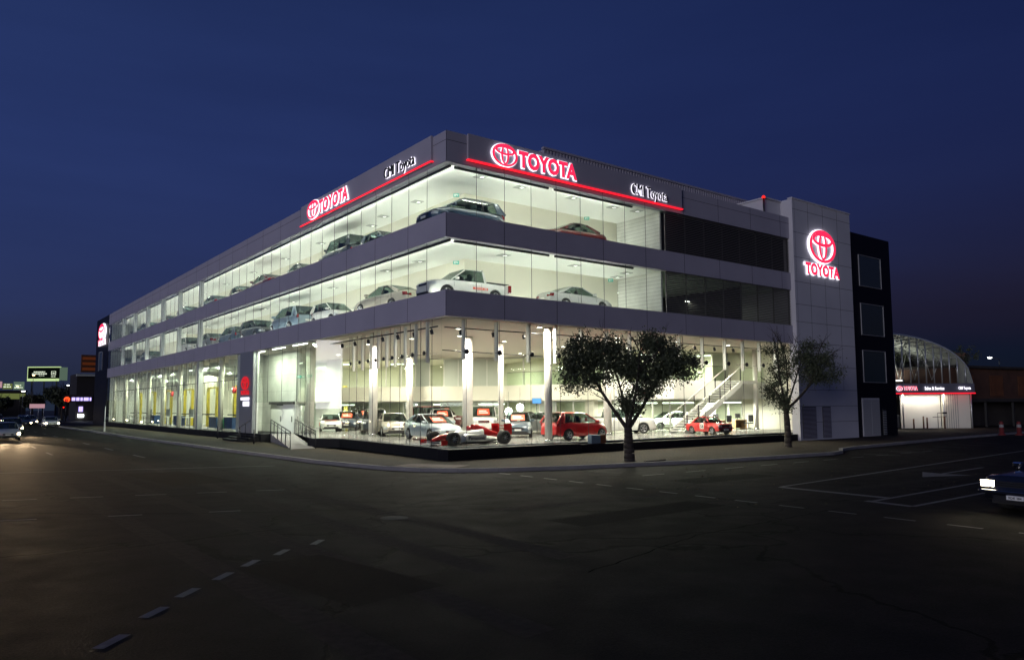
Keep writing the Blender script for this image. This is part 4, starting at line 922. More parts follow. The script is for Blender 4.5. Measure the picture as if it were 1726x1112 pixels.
car('wagon', 'dark_grey', 1.9, 30.6, D2, -88, 'dark wagon left of the pale blue hatchback on the middle deck', group=G2, s=1.05)
car('hatch', 'slate', 1.9, 36.9, D2, 92, 'slate hatchback before the first wide white mullion of the middle deck', group=G2, s=1.1)
car('sedan', 'mid_grey', 1.9, 43.6, D2, 90, 'grey sedan passing the first wide white mullion on the middle deck', group=G2, s=1.15)
car('suv', 'silver', 1.9, 51.0, D2, -90, 'silver four wheel drive behind the second wide mullion of the middle deck', group=G2)
car('sedan', 'navy_blue', 1.9, 68.5, D2, -90, 'navy sedan in the fifth bay of the middle deck', group=G2, s=1.1)
car('sedan', 'slate', 1.9, 74.6, D2, -90, 'slate sedan in the sixth bay of the middle deck', group=G2)
car('hatch', 'dark_grey', 1.9, 82.0, D2, -90, 'dark grey hatchback in the last bay of the middle deck', group=G2)
car('hatch', 'navy_blue', 2.35, 2.3, D3, 180, 'dark blue hatchback at the corner of the top deck', group=G3, s=1.14)
car('sedan', 'maroon', 9.25, 2.1, D3, 178, 'maroon sedan on the top deck behind the north glass', group=G3)
car('hatch', 'slate', 1.9, 9.6, D3, -90, 'slate hatchback on the top deck just round the corner', group=G3, s=.95)
car('suv', 'dark_grey', 1.9, 14.9, D3, 90, 'dark grey four wheel drive under the red lettering on the top deck', group=G3, s=1.0)
car('sedan', 'silver', 1.9, 21.3, D3, -90, 'low silver sedan left of the dark four wheel drive on the top deck', group=G3, s=.95)
car('sedan', 'maroon', 1.9, 28.9, D3, 90, 'dark red sedan midway along the top deck', group=G3, s=1.1)
car('hatch', 'champagne', 1.9, 34.6, D3, -90, 'gold hatchback before the first wide mullion of the top deck', group=G3)
car('sedan', 'slate', 1.9, 42.6, D3, 90, 'slate sedan passing the first wide mullion of the top deck', group=G3, s=1.1)
car('wagon', 'mid_grey', 1.9, 51.8, D3, -90, 'grey wagon behind the second wide mullion of the top deck', group=G3)
car('sedan', 'dark_grey', 1.9, 60.0, D3, 90, 'dark grey sedan in the fourth bay of the top deck', group=G3)
car('wagon', 'navy_blue', 1.9, 69.5, D3, -90, 'navy wagon in the fifth bay of the top deck', group=G3)
car('sedan', 'dark_grey', 1.9, 76.0, D3, 90, 'dark grey sedan at the last wide mullion of the top deck', group=G3)
# street car at the right edge and the traffic to the west
st = car('saloon80', 'night_blue', 4.17, -22.2, RZ, 170, 'old dark blue sedan with its headlights on waiting at the right edge', lit=True, s=1.0)
for sy in (.67, -.67): spot(st, (2.35, sy, .66), (14, sy, -.2), 40, 60, (1, .82, .55))
t_ = empty('plate_lettering', parent=st); sign_letters(t_, 'XDK 284', (2.407, -.15, .352), (0, 1, 0), .30, .055, .004, [M['black_plastic'], M['black_plastic']], .01)
TR = 'cars with lit headlights far up the western street'
for i, (x, y, kd, pt, lb) in enumerate(((-13.6, 46, 'sedan', 'silver', 'silver sedan with blazing headlights nearest on the left street'), (-12.2, 62, 'wagon', 'dark_grey', 'dark wagon with blazing headlights second on the left street'), (-16.2, 70, 'hatch', 'white', 'white hatchback with headlights on at the left edge of the street'),
        (-8.3, 100, 'sedan', 'dark_grey', 'dark sedan with headlights on waiting below the billboard'), (-6.8, 108, 'hatch', 'silver', 'silver hatchback with headlights on below the dark tree'), (-5.8, 92, 'sedan', 'white', 'white sedan with headlights on in the kerb lane'), (-10.6, 118, 'wagon', 'maroon', 'dark red wagon with headlights on in the middle lane'), (-3.4-3, 126, 'sedan', 'mid_grey', 'grey sedan with headlights on furthest up the street'))):
    c = car(kd, pt, x, y, RZ, -90, lb, lit=True, group=TR)
    if i < 3:
        for sy in (.6, -.6): spot(c, (2.5, sy, .7), (40, sy+(2.5 if i else 1.0), .42), 9000 if i == 0 else 6000, 15, (1, .70, .40))

# racing car
def racer():
    t = empty('racing_car', (2.6, 2.1, FL), R(183), 'red and white open wheel racing car displayed at the glass corner', 'racing car', sc_=1.0)
    # local x forward; centred so that front axle +1.45, rear axle -1.65
    def loft(name, sts, mats, split=None, n=14):
        b = MB(); rows = []
        for x, w, z0, z1 in sts:
            rw = []
            for i in range(n+1):
                a = 2*math.pi*i/n; ca, sa = math.cos(a), math.sin(a)
                rw.append((x, w*math.copysign(abs(ca)**.7, ca), (z0+z1)/2+(z1-z0)/2*math.copysign(abs(sa)**.7, sa)))
            rows.append(rw)
        b.grid(rows); b.poly(rows[0][:-1][::-1]); b.poly(rows[-1][:-1])
        return b.build(name, mats, t)
    loft('nose', [(2.15, .07, .20, .30), (1.95, .12, .22, .40), (1.65, .17, .25, .52), (1.2, .21, .22, .60)], M['paint_red'])
    loft('body', [(1.2, .21, .22, .60), (.7, .30, .12, .66), (.2, .34, .10, .68), (-.4, .32, .10, .74), (-.8, .30, .10, .78)], M['paint_white'])
    loft('sidepod', [(.55, .60, .12, .50), (.35, .70, .10, .56), (-.5, .68, .10, .50), (-1.2, .45, .10, .40), (-1.7, .25, .12, .34)], M['paint_white'])
    loft('engine_cover', [(-.25, .12, .60, .98), (-.5, .16, .5, 1.0), (-1.0, .14, .3, .86), (-1.6, .08, .26, .62), (-2.0, .05, .26, .5)], M['paint_red'])
    b = MB(); b.lathe([(.0, .13), (.09, .10), (.13, .0), (.12, -.1)], (-.05, 0, .80), (0, 0, 1), 14); b.build('helmet', M['paint_red'], t)
    b = MB(); b.box(-.62, .55, -.701, -.695, .22, .48); b.box(-.62, .55, .695, .701, .22, .48); b.build('side_panel', M['paint_silver'], t)
    for sy in (1, -1):
        q = empty('side_lettering', parent=t); sign_letters(q, 'Panasonic', (.45 if sy > 0 else -.55, sy*.705, .26), (-sy, 0, 0) if sy > 0 else (1, 0, 0), 1.0, .16, .004, [M['paint_night_blue'], M['paint_night_blue']], .02)
    b = MB(); b.box(1.9, 2.16, -.85, .85, .10, .13); b.box(1.85, 2.0, -.84, .84, .18, .20); b.build('front_wing', M['paint_white'], t)
    
    for y in (-.93, .90): b = MB(); b.box(1.84, 2.18, y*.95, y*.95+.03, .06, .28); b.build('wing_endplate', M['paint_red'], t)
    b = MB(); b.box(-2.3, -1.95, -.5, .5, .86, .90); b.box(-2.35, -2.05, -.5, .5, .72, .75); b.build('rear_wing', M['paint_red'], t)
    for y in (-.52, .49): b = MB(); b.box(-2.4, -1.9, y, y+.03, .45, .98); b.build('wing_endplate', M['paint_red'], t)
    b = MB(); b.box(-1.9, 1.3, -.6, .6, .05, .08); b.build('floor_plate', M['black_plastic'], t)
    b = MB()
    for xw, wy in ((1.45, .75), (-1.65, .72)):
        for sy in (1, -1):
            for dx in (-.25, .25): b.tube((xw+dx, sy*.2, .42), (xw, sy*wy, .36), .015, n=5); b.tube((xw+dx, sy*.2, .22), (xw, sy*wy, .24), .015, n=5)
    b.build('suspension', M['black_plastic'], t)
    for xw, wd in ((1.45, .17), (-1.65, .19)):
        for sy in (1, -1):
            r = .33; w = MB(); w.lathe([(r*.55, -wd), (r*.93, -wd), (r, -wd*.8), (r, wd*.8), (r*.93, wd), (r*.58, wd), (r*.55, wd*.9)], (0, 0, 0), (0, sy, 0), 28)
            o = w.build('wheel', M['rubber'], t); o.location = (xw, sy*.80, r)
            w = MB(); w.lathe([(r*.56, wd*.95), (r*.5, wd*.7), (r*.45, wd*.2), (0, wd*.2)], (0, 0, 0), (0, sy, 0), 24, 1)
            for k in range(7):
                a = 2*math.pi*k/7; w.tube((0, sy*wd*.5, 0), (math.cos(a)*r*.5, sy*wd*.72, math.sin(a)*r*.5), .018, n=5)
            w.build('rim', [M['rim'], M['black_plastic']], o)
racer()

# ------------------------------------------------------------------ workshop equipment
def hoist():
    t = empty('vehicle_hoist'); 
    for sy in (1.5, -1.5):
        b = MB(); b.box(-.13, .13, sy-.10, sy+.10, .02, 3.7); b.box(-.3, .3, sy-.22, sy+.22, 0, .03); b.box(-.1, .1, sy-.28 if sy > 0 else sy+.14, sy-.14 if sy > 0 else sy+.28, 1.1, 1.9); b.build('post', M['yellow_paint'], t)
        b = MB(); s = -1 if sy > 0 else 1; b.tube((0, sy+s*.2, 1.2), (.9, sy+s*.9, 1.2), .06, n=6); b.tube((0, sy+s*.2, 1.2), (-.8, sy+s*.8, 1.2), .06, n=6); b.build('lifting_arm', M['dark_metal'], t)
    b = MB(); b.box(-.1, .1, -1.5, 1.5, 3.7, 3.82); b.build('crossbeam', M['yellow_paint'], t)
    return t
h0 = hoist()
for i, (x, y, lb) in enumerate(((3.0, 47.0, 'yellow two post hoist beside the dark grey workshop pillar'), (3.2, 39.3, 'yellow two post hoist nearest the sign pier'), (3.2, 34.2, 'yellow two post hoist directly behind the sign pier glass'), (3.0, 55.8, 'second yellow two post hoist left of the dark grey pillar'), (3.0, 64.8, 'third yellow two post hoist left of the dark grey pillar'), (3.0, 73.0, 'fourth yellow two post hoist left of the dark grey pillar'), (3.0, 81.0, 'yellow two post hoist at the far west end'), (9.2, 42.5, 'yellow two post hoist seen under the mezzanine, left one'), (11.4, 38.3, 'yellow two post hoist seen under the mezzanine, right one'))):
    o = h0 if i == 0 else copy_tree(h0); o.location = (x, y, FL); o.rotation_euler = (0, 0, 0 if i < 7 else R(50)); tag(o, lb, 'vehicle hoist', 'yellow vehicle hoists in the workshop')
def cabinet(w, m):
    t = empty('tool_cabinet'); b = MB(); b.box(-.3, .3, -w/2, w/2, .08, 1.0); b.build('carcass', M[m], t)
    b = MB()
    for k in range(4): b.box(-.32, -.3, -w/2+.04, w/2-.04, .14+k*.21, .32+k*.21)
    b.build('drawer', M[m], t); b = MB(); b.box(-.33, .33, -w/2-.02, w/2+.02, 1.0, 1.04); b.build('worktop', M['dark_metal'], t); return t
c0 = cabinet(2.2, 'blue_paint'); GC = 'tool cabinets along the workshop glass'
for i, (y, lb) in enumerate(((35.6, 'blue tool cabinet nearest the sign pier'), (40.1, 'blue tool cabinet right of the dark grey pillar'), (63.6, 'blue tool cabinet in the middle workshop bay'), (52.8, 'blue tool cabinet left of the dark grey pillar'))):
    o = c0 if i == 0 else copy_tree(c0); o.location = (1.4, y, FL); tag(o, lb, 'tool cabinet', GC)
o = cabinet(1.2, 'green_paint'); o.location = (1.4, 37.9, FL); tag(o, 'green tool cabinet between two blue ones', 'tool cabinet', GC)
def bench():
    t = empty('workbench'); b = MB(); b.box(-.35, .35, -.9, .9, .86, .92); b.build('worktop', M['white_paint'], t)
    for sx in (-.3, .3):
        for sy in (-.8, .8): b = MB(); b.box(sx-.03, sx+.03, sy-.03, sy+.03, 0, .86); b.build('leg', M['dark_metal'], t)
    b = MB(); b.box(.25, .3, -.9, .9, .92, 1.7); b.build('backboard', M['wall_grey'], t); return t
w0 = bench()
for i, y in enumerate((50.5, 60.0, 68.8, 77.0)):
    o = w0 if i == 0 else copy_tree(w0); o.location = (1.7, y, FL); tag(o, ['first', 'second', 'third', 'fourth'][i]+' white topped workbench left of the dark grey pillar', 'workbench', 'workbenches along the glass')
def reel():
    t = empty('hose_reel'); b = MB(); b.lathe([(.05, -.12), (.28, -.12), (.28, -.08), (.2, -.07), (.2, .07), (.28, .08), (.28, .12), (.05, .12)], (0, 0, 3.35), (1, 0, 0), 18); b.build('drum', M['red_paint'], t)
    b = MB(); b.tube((0, 0, 3.2), (0, .05, 1.0), .02, n=5); b.build('hose', M['black_plastic'], t); b = MB(); b.box(-.03, .03, -.03, .03, 3.5, 5.6); b.build('bracket', M['dark_metal'], t); return t
r0 = reel()
for i, (y, lb) in enumerate(((38.4, 'red hose reel hanging right of the dark grey pillar'), (60.5, 'red hose reel hanging in the middle workshop bay'), (36.2, 'red hose reel hanging nearest the sign pier'))):
    o = r0 if i == 0 else copy_tree(r0); o.location = (2.4, y, FL); tag(o, lb, 'hose reel', 'hose reels over the workshop')
car('hatch', 'white', 5.0, 38.9, FL, -90, 'white hatchback being serviced between yellow hoists right of the pillar')
car('ute', 'dark_grey', 12.5, 33.4, FL, -95, 'dark utility parked at the back under the mezzanine')
# office desks seen right of the stairs
def desk():
    t = empty('office_desk'); b = MB(); b.box(-.7, .7, -.35, .35, .70, .74); b.box(-.7, -.66, -.33, .33, 0, .7); b.box(.66, .7, -.33, .33, 0, .7); b.box(-.66, .66, .28, .31, .1, .7); b.build('tabletop', M['wood'], t, bevel=.005)
    b = MB(); b.box(-.28, .28, -.02, .02, .86, 1.2); b.box(-.03, .03, -.02, .02, .74, .86); b.box(-.12, .12, -.09, .09, .74, .755); b.build('monitor', M['black_plastic'], t); return t
def chair():
    t = empty('office_chair'); b = MB(); b.box(-.25, .25, -.25, .25, .45, .53); b.build('seat', M['seat_cloth'], t, bevel=.03); b = MB(); b.box(-.24, .24, .2, .27, .6, 1.1); b.build('backrest', M['seat_cloth'], t, bevel=.03)
    b = MB(); b.tube((0, 0, .1), (0, 0, .45), .03, n=8)
    for k in range(5): a = k*1.257; b.tube((0, 0, .12), (math.cos(a)*.3, math.sin(a)*.3, .05), .02, n=5)
    b.tube((0, .2, .48), (0, .26, .7), .02, n=5); b.build('base', M['dark_metal'], t); return t
d1 = desk(); k1 = chair()
for i, (x, y) in enumerate(((27.6, 6.5), (30.2, 6.5))):
    o = d1 if i == 0 else copy_tree(d1); o.location = (x, y, FL); tag(o, ['desk with a black monitor just right of the staircase foot', 'desk with a black monitor nearest the right end wall'][i], 'desk', 'sales desks under the balcony')
    o = k1 if i == 0 else copy_tree(k1); o.location = (x+.1, y-.9, FL); o.rotation_euler = (0, 0, R(170)); tag(o, ['black office chair at the desk beside the staircase foot', 'black office chair at the desk nearest the right end wall'][i], 'chair', 'office chairs under the balcony')
# showroom display extras
t = empty('information_screen', (12.6, 9.0, FL), R(-38), 'blue lit information screen on a slim dark post left of the white column', 'screen'); b = MB(); b.tube((0, 0, 0), (0, 0, 2.2), .03, n=8); b.tube((0, 0, 0), (0, 0, .04), .3, n=16); b.build('post', M['dark_metal'], t); b = MB(); b.box(-.3, .3, -.05, .05, 2.0, 2.36); b.build('casing', M['dark_metal'], t); b = MB(); b.box(-.28, .28, -.06, -.052, 2.02, 2.34); b.build('display', M['screen_blue'], t)
pl = empty('pendant_lamp', (16.2, 17.2, 4.6)); b = MB(); b.lathe([(0, .3), (.2, .22), (.3, 0), (.2, -.22), (0, -.3)], (0, 0, -2.1), (0, 0, 1), 16); b.build('globe', M['halo_lamp'], pl); b = MB(); b.tube((0, 0, -1.8), (0, 0, -.6), .01, n=5); b.build('cord', M['black_plastic'], pl); tag(pl, 'higher of two glowing globe pendants above the white four wheel drive', 'pendant lamp', 'globe pendants'); pl.location = (16.9, 16.3, 4.4)
o = copy_tree(pl); o.location = (16.2, 16.8, 4.1); tag(o, 'lower of two glowing globe pendants above the white four wheel drive', 'pendant lamp', 'globe pendants')
# spot heads on the tracks
sp0 = empty('track_spotlight'); b = MB(); b.tube((0, 0, 0), (0, 0, -.12), .015, n=5); b.tube((-.0, 0, -.12), (.03, -.04, -.34), .085, n=12); b.build('lamp_head', M['dark_metal'], sp0)
for i in range(12):
    o = sp0 if i == 0 else copy_tree(sp0); o.location = (1.9+i*1.95, 1.7, 6.2); tag(o, f'small dark track spotlight along the north glass, {ORD[i]} from the corner', 'spotlight', 'track spotlights along the glass')
for i in range(7):
    o = copy_tree(sp0); o.location = (.8, 2.6+i*1.7, 6.25); tag(o, f'small dark track spotlight along the west glass, {ORD[i]} from the corner', 'spotlight', 'track spotlights along the glass')
t = empty('utility_box', (9.45, .12, .44), 0, 'blue grey and orange utility box on the black plinth beside the tree', 'utility box'); b = MB(); b.box(-.55, .1, -.15, .15, 0, .45); b.build('cabinet', mat('box_blue', (.10, .15, .19), .6), t, bevel=.02); b = MB(); b.box(.1, .5, -.15, .15, 0, .45); b.build('door', M['orange_panel'], t, bevel=.02)

# ------------------------------------------------------------------ trees
def tree(name, base, limbs, blobs, nleaf, leafs, mats, label, group=None, trunk_r=.17, trunk_h=1.6, seed=1, lean=(0, 0), twigs=60):
    rnd = random.Random(seed); t = empty(name, base, 0, label, 'tree', group)
    b = MB(); p = Vector((0, 0, -.05)); rr = trunk_r*1.35; fork = Vector((lean[0], lean[1], trunk_h))
    n = 7; pts = [Vector((0, 0, -.1)).lerp(fork, i/n)+Vector((rnd.uniform(-.012, .012), rnd.uniform(-.012, .012), 0)) for i in range(n+1)]; pts[-1] = fork
    for i in range(n): b.tube(pts[i], pts[i+1], rr*(1-.35*i/n), rr*(1-.35*(i+1)/n), 12)
    tips = []
    def branch(p, q, r, depth):
        m_ = 5; prev = p; side = Vector((rnd.uniform(-1, 1), rnd.uniform(-1, 1), rnd.uniform(-.3, .6)))*(q-p).length*.10
        for i in range(m_):
            f = (i+1)/m_; c_ = p.lerp(q, f)+side*math.sin(f*math.pi); b.tube(prev, c_, r*(1-.6*i/m_), r*(1-.6*(i+1)/m_), 7 if depth < 2 else 5); prev = c_
            if depth < 2 and i > 0:
                for _ in range(2):
                    d = (q-p).normalized()+Vector((rnd.uniform(-.9, .9), rnd.uniform(-.9, .9), rnd.uniform(-.35, .7))); branch(c_, c_+d.normalized()*(q-p).length*rnd.uniform(.25, .42), r*.38, depth+1)
        tips.append(prev)
    for (dx, dy, dz, r) in limbs: branch(fork-Vector((0, 0, .1)), Vector((dx, dy, dz)), r, 0)
    b.build('trunk', M['bark'], t)
    c = MB(); tot = sum(q[6] for q in blobs)
    for (cx, cy, cz, ax, ay, az, wgt) in blobs:
        k = int(nleaf*wgt/tot); ncl = max(6, k//16)
        for _ in range(ncl):
            while True:
                v = Vector((rnd.uniform(-1, 1), rnd.uniform(-1, 1), rnd.uniform(-1, 1)))
                if v.length < 1 and (v.length > .25 or rnd.random() < .5): break
            cc = Vector((cx+v.x*ax, cy+v.y*ay, cz+v.z*az)); spread = rnd.uniform(.08, .26)
            if noise.noise(cc*1.9+Vector((seed*7, 0, 0))) < -.03: continue
            for _ in range(16):
                p = cc+Vector((rnd.gauss(0, spread), rnd.gauss(0, spread), rnd.gauss(0, spread*.8)))
                a = Vector((rnd.gauss(0, 1), rnd.gauss(0, 1), rnd.gauss(0, 1)-.3)).normalized(); w_ = a.orthogonal().normalized(); w_.rotate(Matrix.Rotation(rnd.uniform(0, 6.28), 3, a)); s = leafs*rnd.uniform(.6, 1.3)
                c.poly([p-a*s*.5, p+w_*s*.22, p+a*s*.5, p-w_*s*.22], 1 if rnd.random() < .35 else 0)
    c.build('crown', mats, t)
    return t
LM = [M['leaf'], M['leaf_light']]
def rl(r, f): return (r*.795+f*.606, r*(-.606)+f*.795)      # right / away offsets seen from the street corner
def blob(r, f, z, a, bz, w): x, y = rl(r, f); return (x, y, z, a, a, bz, w)
def limb(r, f, z, q): x, y = rl(r, f); return (x, y, z, q)
tree('street_tree', (5.9, -5.6, 0), [limb(-1.7, .2, 4.0, .10), limb(-.7, .5, 4.5, .07), limb(.5, -.3, 4.6, .08), limb(1.7, .1, 4.2, .10), limb(1.2, .5, 4.5, .06)],
     [blob(-2.1, 0, 4.6, 1.0, .8, 3.2), blob(-2.2, 0, 3.6, .8, .65, 2.2), blob(-.9, 0, 4.7, .95, .75, 3), blob(.1, 0, 4.2, .7, .7, 1.9), blob(.6, 0, 3.6, .7, 1.0, 2.8), blob(1.6, 0, 4.5, .9, .9, 4), blob(2.5, 0, 4.1, .75, .6, 2.0), blob(-1.0, 0, 3.9, .8, .5, 2.0), blob(1.1, 0, 5.25, .55, .45, 1.3), blob(.1, 0, 2.4, .45, .5, 1.0), blob(1.5, 0, 3.3, .5, .6, 1.2), blob(-1.6, 0, 5.2, .5, .35, .6)],
     52000, .13, LM, 'dense dark street tree with a forked trunk in front of the red hatchback', 'street trees on the northern footpath', .19, 1.45, 3, rl(-.05, 0))
tree('street_tree', (20.6, -3.9, 0), [limb(-.5, 0, 5.4, .07), limb(.1, .4, 5.6, .06), limb(1.9, .2, 4.9, .09), limb(1.0, -.2, 5.4, .06), limb(-.9, 0, 3.6, .04)],
     [blob(-.4, 0, 3.0, .6, .8, 1.8), blob(-.3, 0, 4.4, .6, .8, 1.6), blob(.8, 0, 4.9, .9, .7, 2.6), blob(2.0, 0, 5.1, .9, .6, 2.4), blob(2.5, 0, 4.2, .8, .6, 1.6), blob(1.4, 0, 4.1, .8, .5, 1.8), blob(-.5, 0, 5.5, .7, .3, .9), blob(1.6, 0, 5.8, .9, .25, 1.0), blob(0, 0, 2.3, .4, .4, .7), blob(-1.0, 0, 3.3, .35, .6, .5)],
     24000, .125, LM, 'sparse windblown street tree in front of the white stair tower', 'street trees on the northern footpath', .16, 2.2, 8, rl(-.05, 0))
# small drain grate beside the tree
b = MB(); b.box(6.2, 7.4, -6.35, -6.15, .006, .05); tag(b.build('fallen_branch', M['bark']), 'short dark branch lying on the brick paving beside the forked tree', 'branch')

# ------------------------------------------------------------------ right background
A = empty('arched_workshop', (57, 6.5, 0), 0, 'open sided arched roof workshop with pale lit walls beyond the navy block', 'building'); A.location = (0, 0, 0)
e0, e1 = Vector((56.0, 7.9, 0)), Vector((62.75, 2.75, 0)); ed = (e1-e0).normalized(); en = Vector((-ed.y, ed.x, 0))
if en.y < 0: en = -en
def E(s, d, z): p = e0+ed*s+en*d; return (p.x, p.y, z)
EL = (e1-e0).length
def arc(s):      # height of the arch over distance s from the left (apex hidden behind the navy block)
    u = max(0, min(1, (s+2.5)/(EL+2.5))); return 4.35+(9.4-4.35)*math.sqrt(max(0, 1-u**2.3))
b = MB(); rows = [[E(s, d, arc(s)) for s in [-2.5+(EL+2.5)*k/30 for k in range(31)]] for d in (-.2, 14)]; rows2 = [[E(s, d, arc(s)+.15) for s in [-2.5+(EL+2.5)*k/30 for k in range(31)]] for d in (-.2, 14)]
b.grid(rows); b.grid([list(reversed(q)) for q in rows2]); b.grid([rows[0], rows2[0]], 1); b.build('arched_roof', [M['wall_grey'], M['alu']], A)
for k in range(11):
    s = k*.77+.2
    if s < EL-.1: b = MB(); p, q = E(s, 0, 4.4), E(s, 0, max(4.45, arc(s))); b.tube(p, q, .06, n=6); b.build('mullion', M['alu'], A)
for d in (3, 6, 9, 12):
    b = MB()
    for k in range(24): s0_, s1_ = -2.5+(EL+2.4)*k/24, -2.5+(EL+2.4)*(k+1)/24; b.tube(E(s0_, d, arc(s0_)-.1), E(s1_, d, arc(s1_)-.1), .05, n=5)
    for k in range(12): s0_, s1_ = -2.5+(EL+2.0)*k/12, -2.5+(EL+2.0)*(k+1)/12; b.tube(E(s0_, d, arc(s0_)-.1 if k % 2 else 4.8), E(s1_, d, 4.8 if k % 2 else arc(s1_)-.1), .035, n=5)
    b.build('roof_truss', M['alu'], A)
for k in range(12):      # purlins running back
    s = -2+k*(EL+1.4)/12; b = MB(); b.tube(E(s, 0, arc(s)-.08), E(s, 14, arc(s)-.08), .06, n=5); b.build('purlin', M['alu'], A)
b = MB(); b.poly([E(-2.5, 13, 0), E(EL, 13, 0), E(EL, 13, 4.3), E(-2.5, 13, 9)]); b.build('back_wall', M['wall_cream'], A)
b = MB(); p0, p1 = E(.0, -.3, 0), E(EL+.05, -.3, 0); b.wall(p0[:2], p1[:2], 3.45, 4.38, .35); b.build('sign_fascia', mat('fascia_slate', (.10, .10, .13), .5), A)
b = MB(); p0, p1 = E(-.1, -.36, 0), E(EL+.1, -.36, 0); b.wall(p0[:2], p1[:2], 3.36, 3.46, .3); b.build('neon_strip', M['neon_red'], A)
b = MB(); b.wall(E(1.7, .6, 0)[:2], E(5.6, .6, 0)[:2], 0, 3.36, .15); b.build('wall', M['white_paint'], A)
b = MB(); b.wall(E(5.6, .3, 0)[:2], E(8.35, .3, 0)[:2], 0, 3.36, .15)
for k in range(7): q0, q1 = E(5.8+k*.22, .28, 0), E(5.82+k*.22, .28, 0); b.wall(q0[:2], q1[:2], 0, 3.36, .03, 1)
b.build('door_panel', [M['wall_cream'], M['joint']], A)
b = MB(); b.wall(E(.0, 3.5, 0)[:2], E(1.7, 3.5, 0)[:2], 0, 3.36, .15)
b.build('wall', M['white_paint'], A)
for s in (1.6, 5.6, 8.3): p = E(s, 0, 0); b = MB(); b.tube((p[0], p[1], 0), (p[0], p[1], 3.4), .07, n=8); b.build('post', M['alu'], A)
area(A, E(3.4, -.15, 3.3), (5, .25), 120, (0, 0, math.atan2(ed.y, ed.x)), (1, .95, .8)); area(A, E(1.0, 2, 3.3), (1, .5), 50, (0, 0, 0), (1, .95, .8)); area(A, E(3.0, 6, 4.8), (4, .3), 130, (R(180), 0, 0), (1, 1, .85))
b = MB(); b.tube(E(1.9, 5.4, 4.85), E(4.4, 5.4, 4.85), .06, n=8); b.build('tube_light', M['tube_white'], A)
t = empty('illuminated_sign', label='small red emblem and white lettering along the fascia of the arched workshop', cat='sign')
emblem(t, E(1.15, -.4, 3.9), ed, .62, .48, .06, RW); sign_letters(t, 'TOYOTA', E(1.55, -.4, 3.7), ed, 1.35, .42, .06, RW, .03); sign_letters(t, 'Sales & Service', E(3.6, -.4, 3.74), ed, 1.9, .34, .04, [M['halo_white']]*2, .01); sign_letters(t, 'CMI Toyota', E(6.9, -.4, 3.7), ed, 1.2, .36, .04, [M['halo_white']]*2, .01)
bo = empty('bollard'); b = MB(); b.tube((0, 0, 0), (0, 0, 1.15), .07, n=10); b.lathe([(.07, 0), (.05, .04), (0, .06)], (0, 0, 1.15), (0, 0, 1), 10); b.build('post', M['orange_panel'], bo)
for i, (s, h_) in enumerate(((2.2, .8), (3.15, 1.0), (3.5, .9), (5.2, 1.0))):
    o = bo if i == 0 else copy_tree(bo); o.location = E(s, -.7, 0); o.scale = (1, 1, h_); tag(o, ['leftmost', 'second', 'third', 'rightmost'][i]+' orange bollard before the lit wall of the arched workshop', 'bollard', 'orange bollards')
t = empty('tap_pipe', E(4.4, -.1, 0), math.atan2(ed.y, ed.x), 'dark tap pipework standing before the lit workshop wall', 'pipework'); b = MB(); b.tube((0, 0, 1.1), (1.4, 0, 1.15), .03, n=6); b.tube((.5, 0, 0), (.5, 0, 1.5), .03, n=6); b.tube((.5, 0, 1.5), (1.2, 0, 1.5), .03, n=6); b.box(1.0, 1.4, -.05, .05, 1.42, 1.58); b.build('pipe', M['dark_metal'], t)
t = empty('waste_bin', E(.9, .3, 0), .5, 'dark wheeled bin beside the lit wall next to the navy block', 'bin'); b = MB(); b.prism([(-.4, -.35), (.4, -.35), (.45, .4), (-.45, .4)], .1, 1.2); b.build('tub', M['dark_metal'], t, bevel=.03); b = MB(); b.prism([(-.47, -.42), (.47, -.42), (.47, .45), (-.47, .45)], 1.2, 1.28); b.build('lid', M['dark_metal'], t)
# brown building to the right
W_ = empty('brown_building', label='long low dark brown building with a flat canopy at the right edge', cat='building')
b = MB(); b.prism([(62.9, 4.6), (100, -1.5), (102, 12), (66, 18)], 2.0+.9, 6.0); b.build('upper_wall', M['brown_wall'], W_)
b = MB(); b.prism([(64, 6.5), (100, .8), (101, 11), (66, 16)], 0, 2.9); b.build('wall', M['dark_wall'], W_)
b = MB(); b.prism([(62.7, 4.2), (100, -2.0), (102, 12), (65.5, 18)], 6.0, 6.25); b.prism([(62.8, 4.3), (100, -2.2), (100, 0), (63.4, 6.3)], 2.55, 2.9); b.build('roof', M['dark_wall'], W_)
for k in range(7):
    p = Vector((63.3, 4.5, 0)).lerp(Vector((99, -1.35, 0)), k/7+.02); q = Vector((63.3, 4.5, 0)).lerp(Vector((99, -1.35, 0)), k/7+.085)
    b = MB(); b.wall((p.x, p.y-.06), (q.x, q.y-.06), 3.15, 5.3, .04); b.build('panel', M['orange_panel'], W_)
for k in range(8): p = Vector((63.3, 4.4, 0)).lerp(Vector((99, -1.4, 0)), k/7.3); b = MB(); b.box(p.x-.1, p.x+.1, p.y-.02, p.y+.18, 0, 2.55); b.build('post', M['dark_metal'], W_)
t = empty('rooftop_box', (99.4, 19.8, 0), .3, 'tan box shaped tower peeping over the brown roof beside the arch', 'building'); b = MB(); b.box(-2, 2, -2, 2, 0, 9.4); b.box(-2.15, 2.15, -2.15, 2.15, 9.4, 9.6); b.build('wall', M['orange_panel'], t)
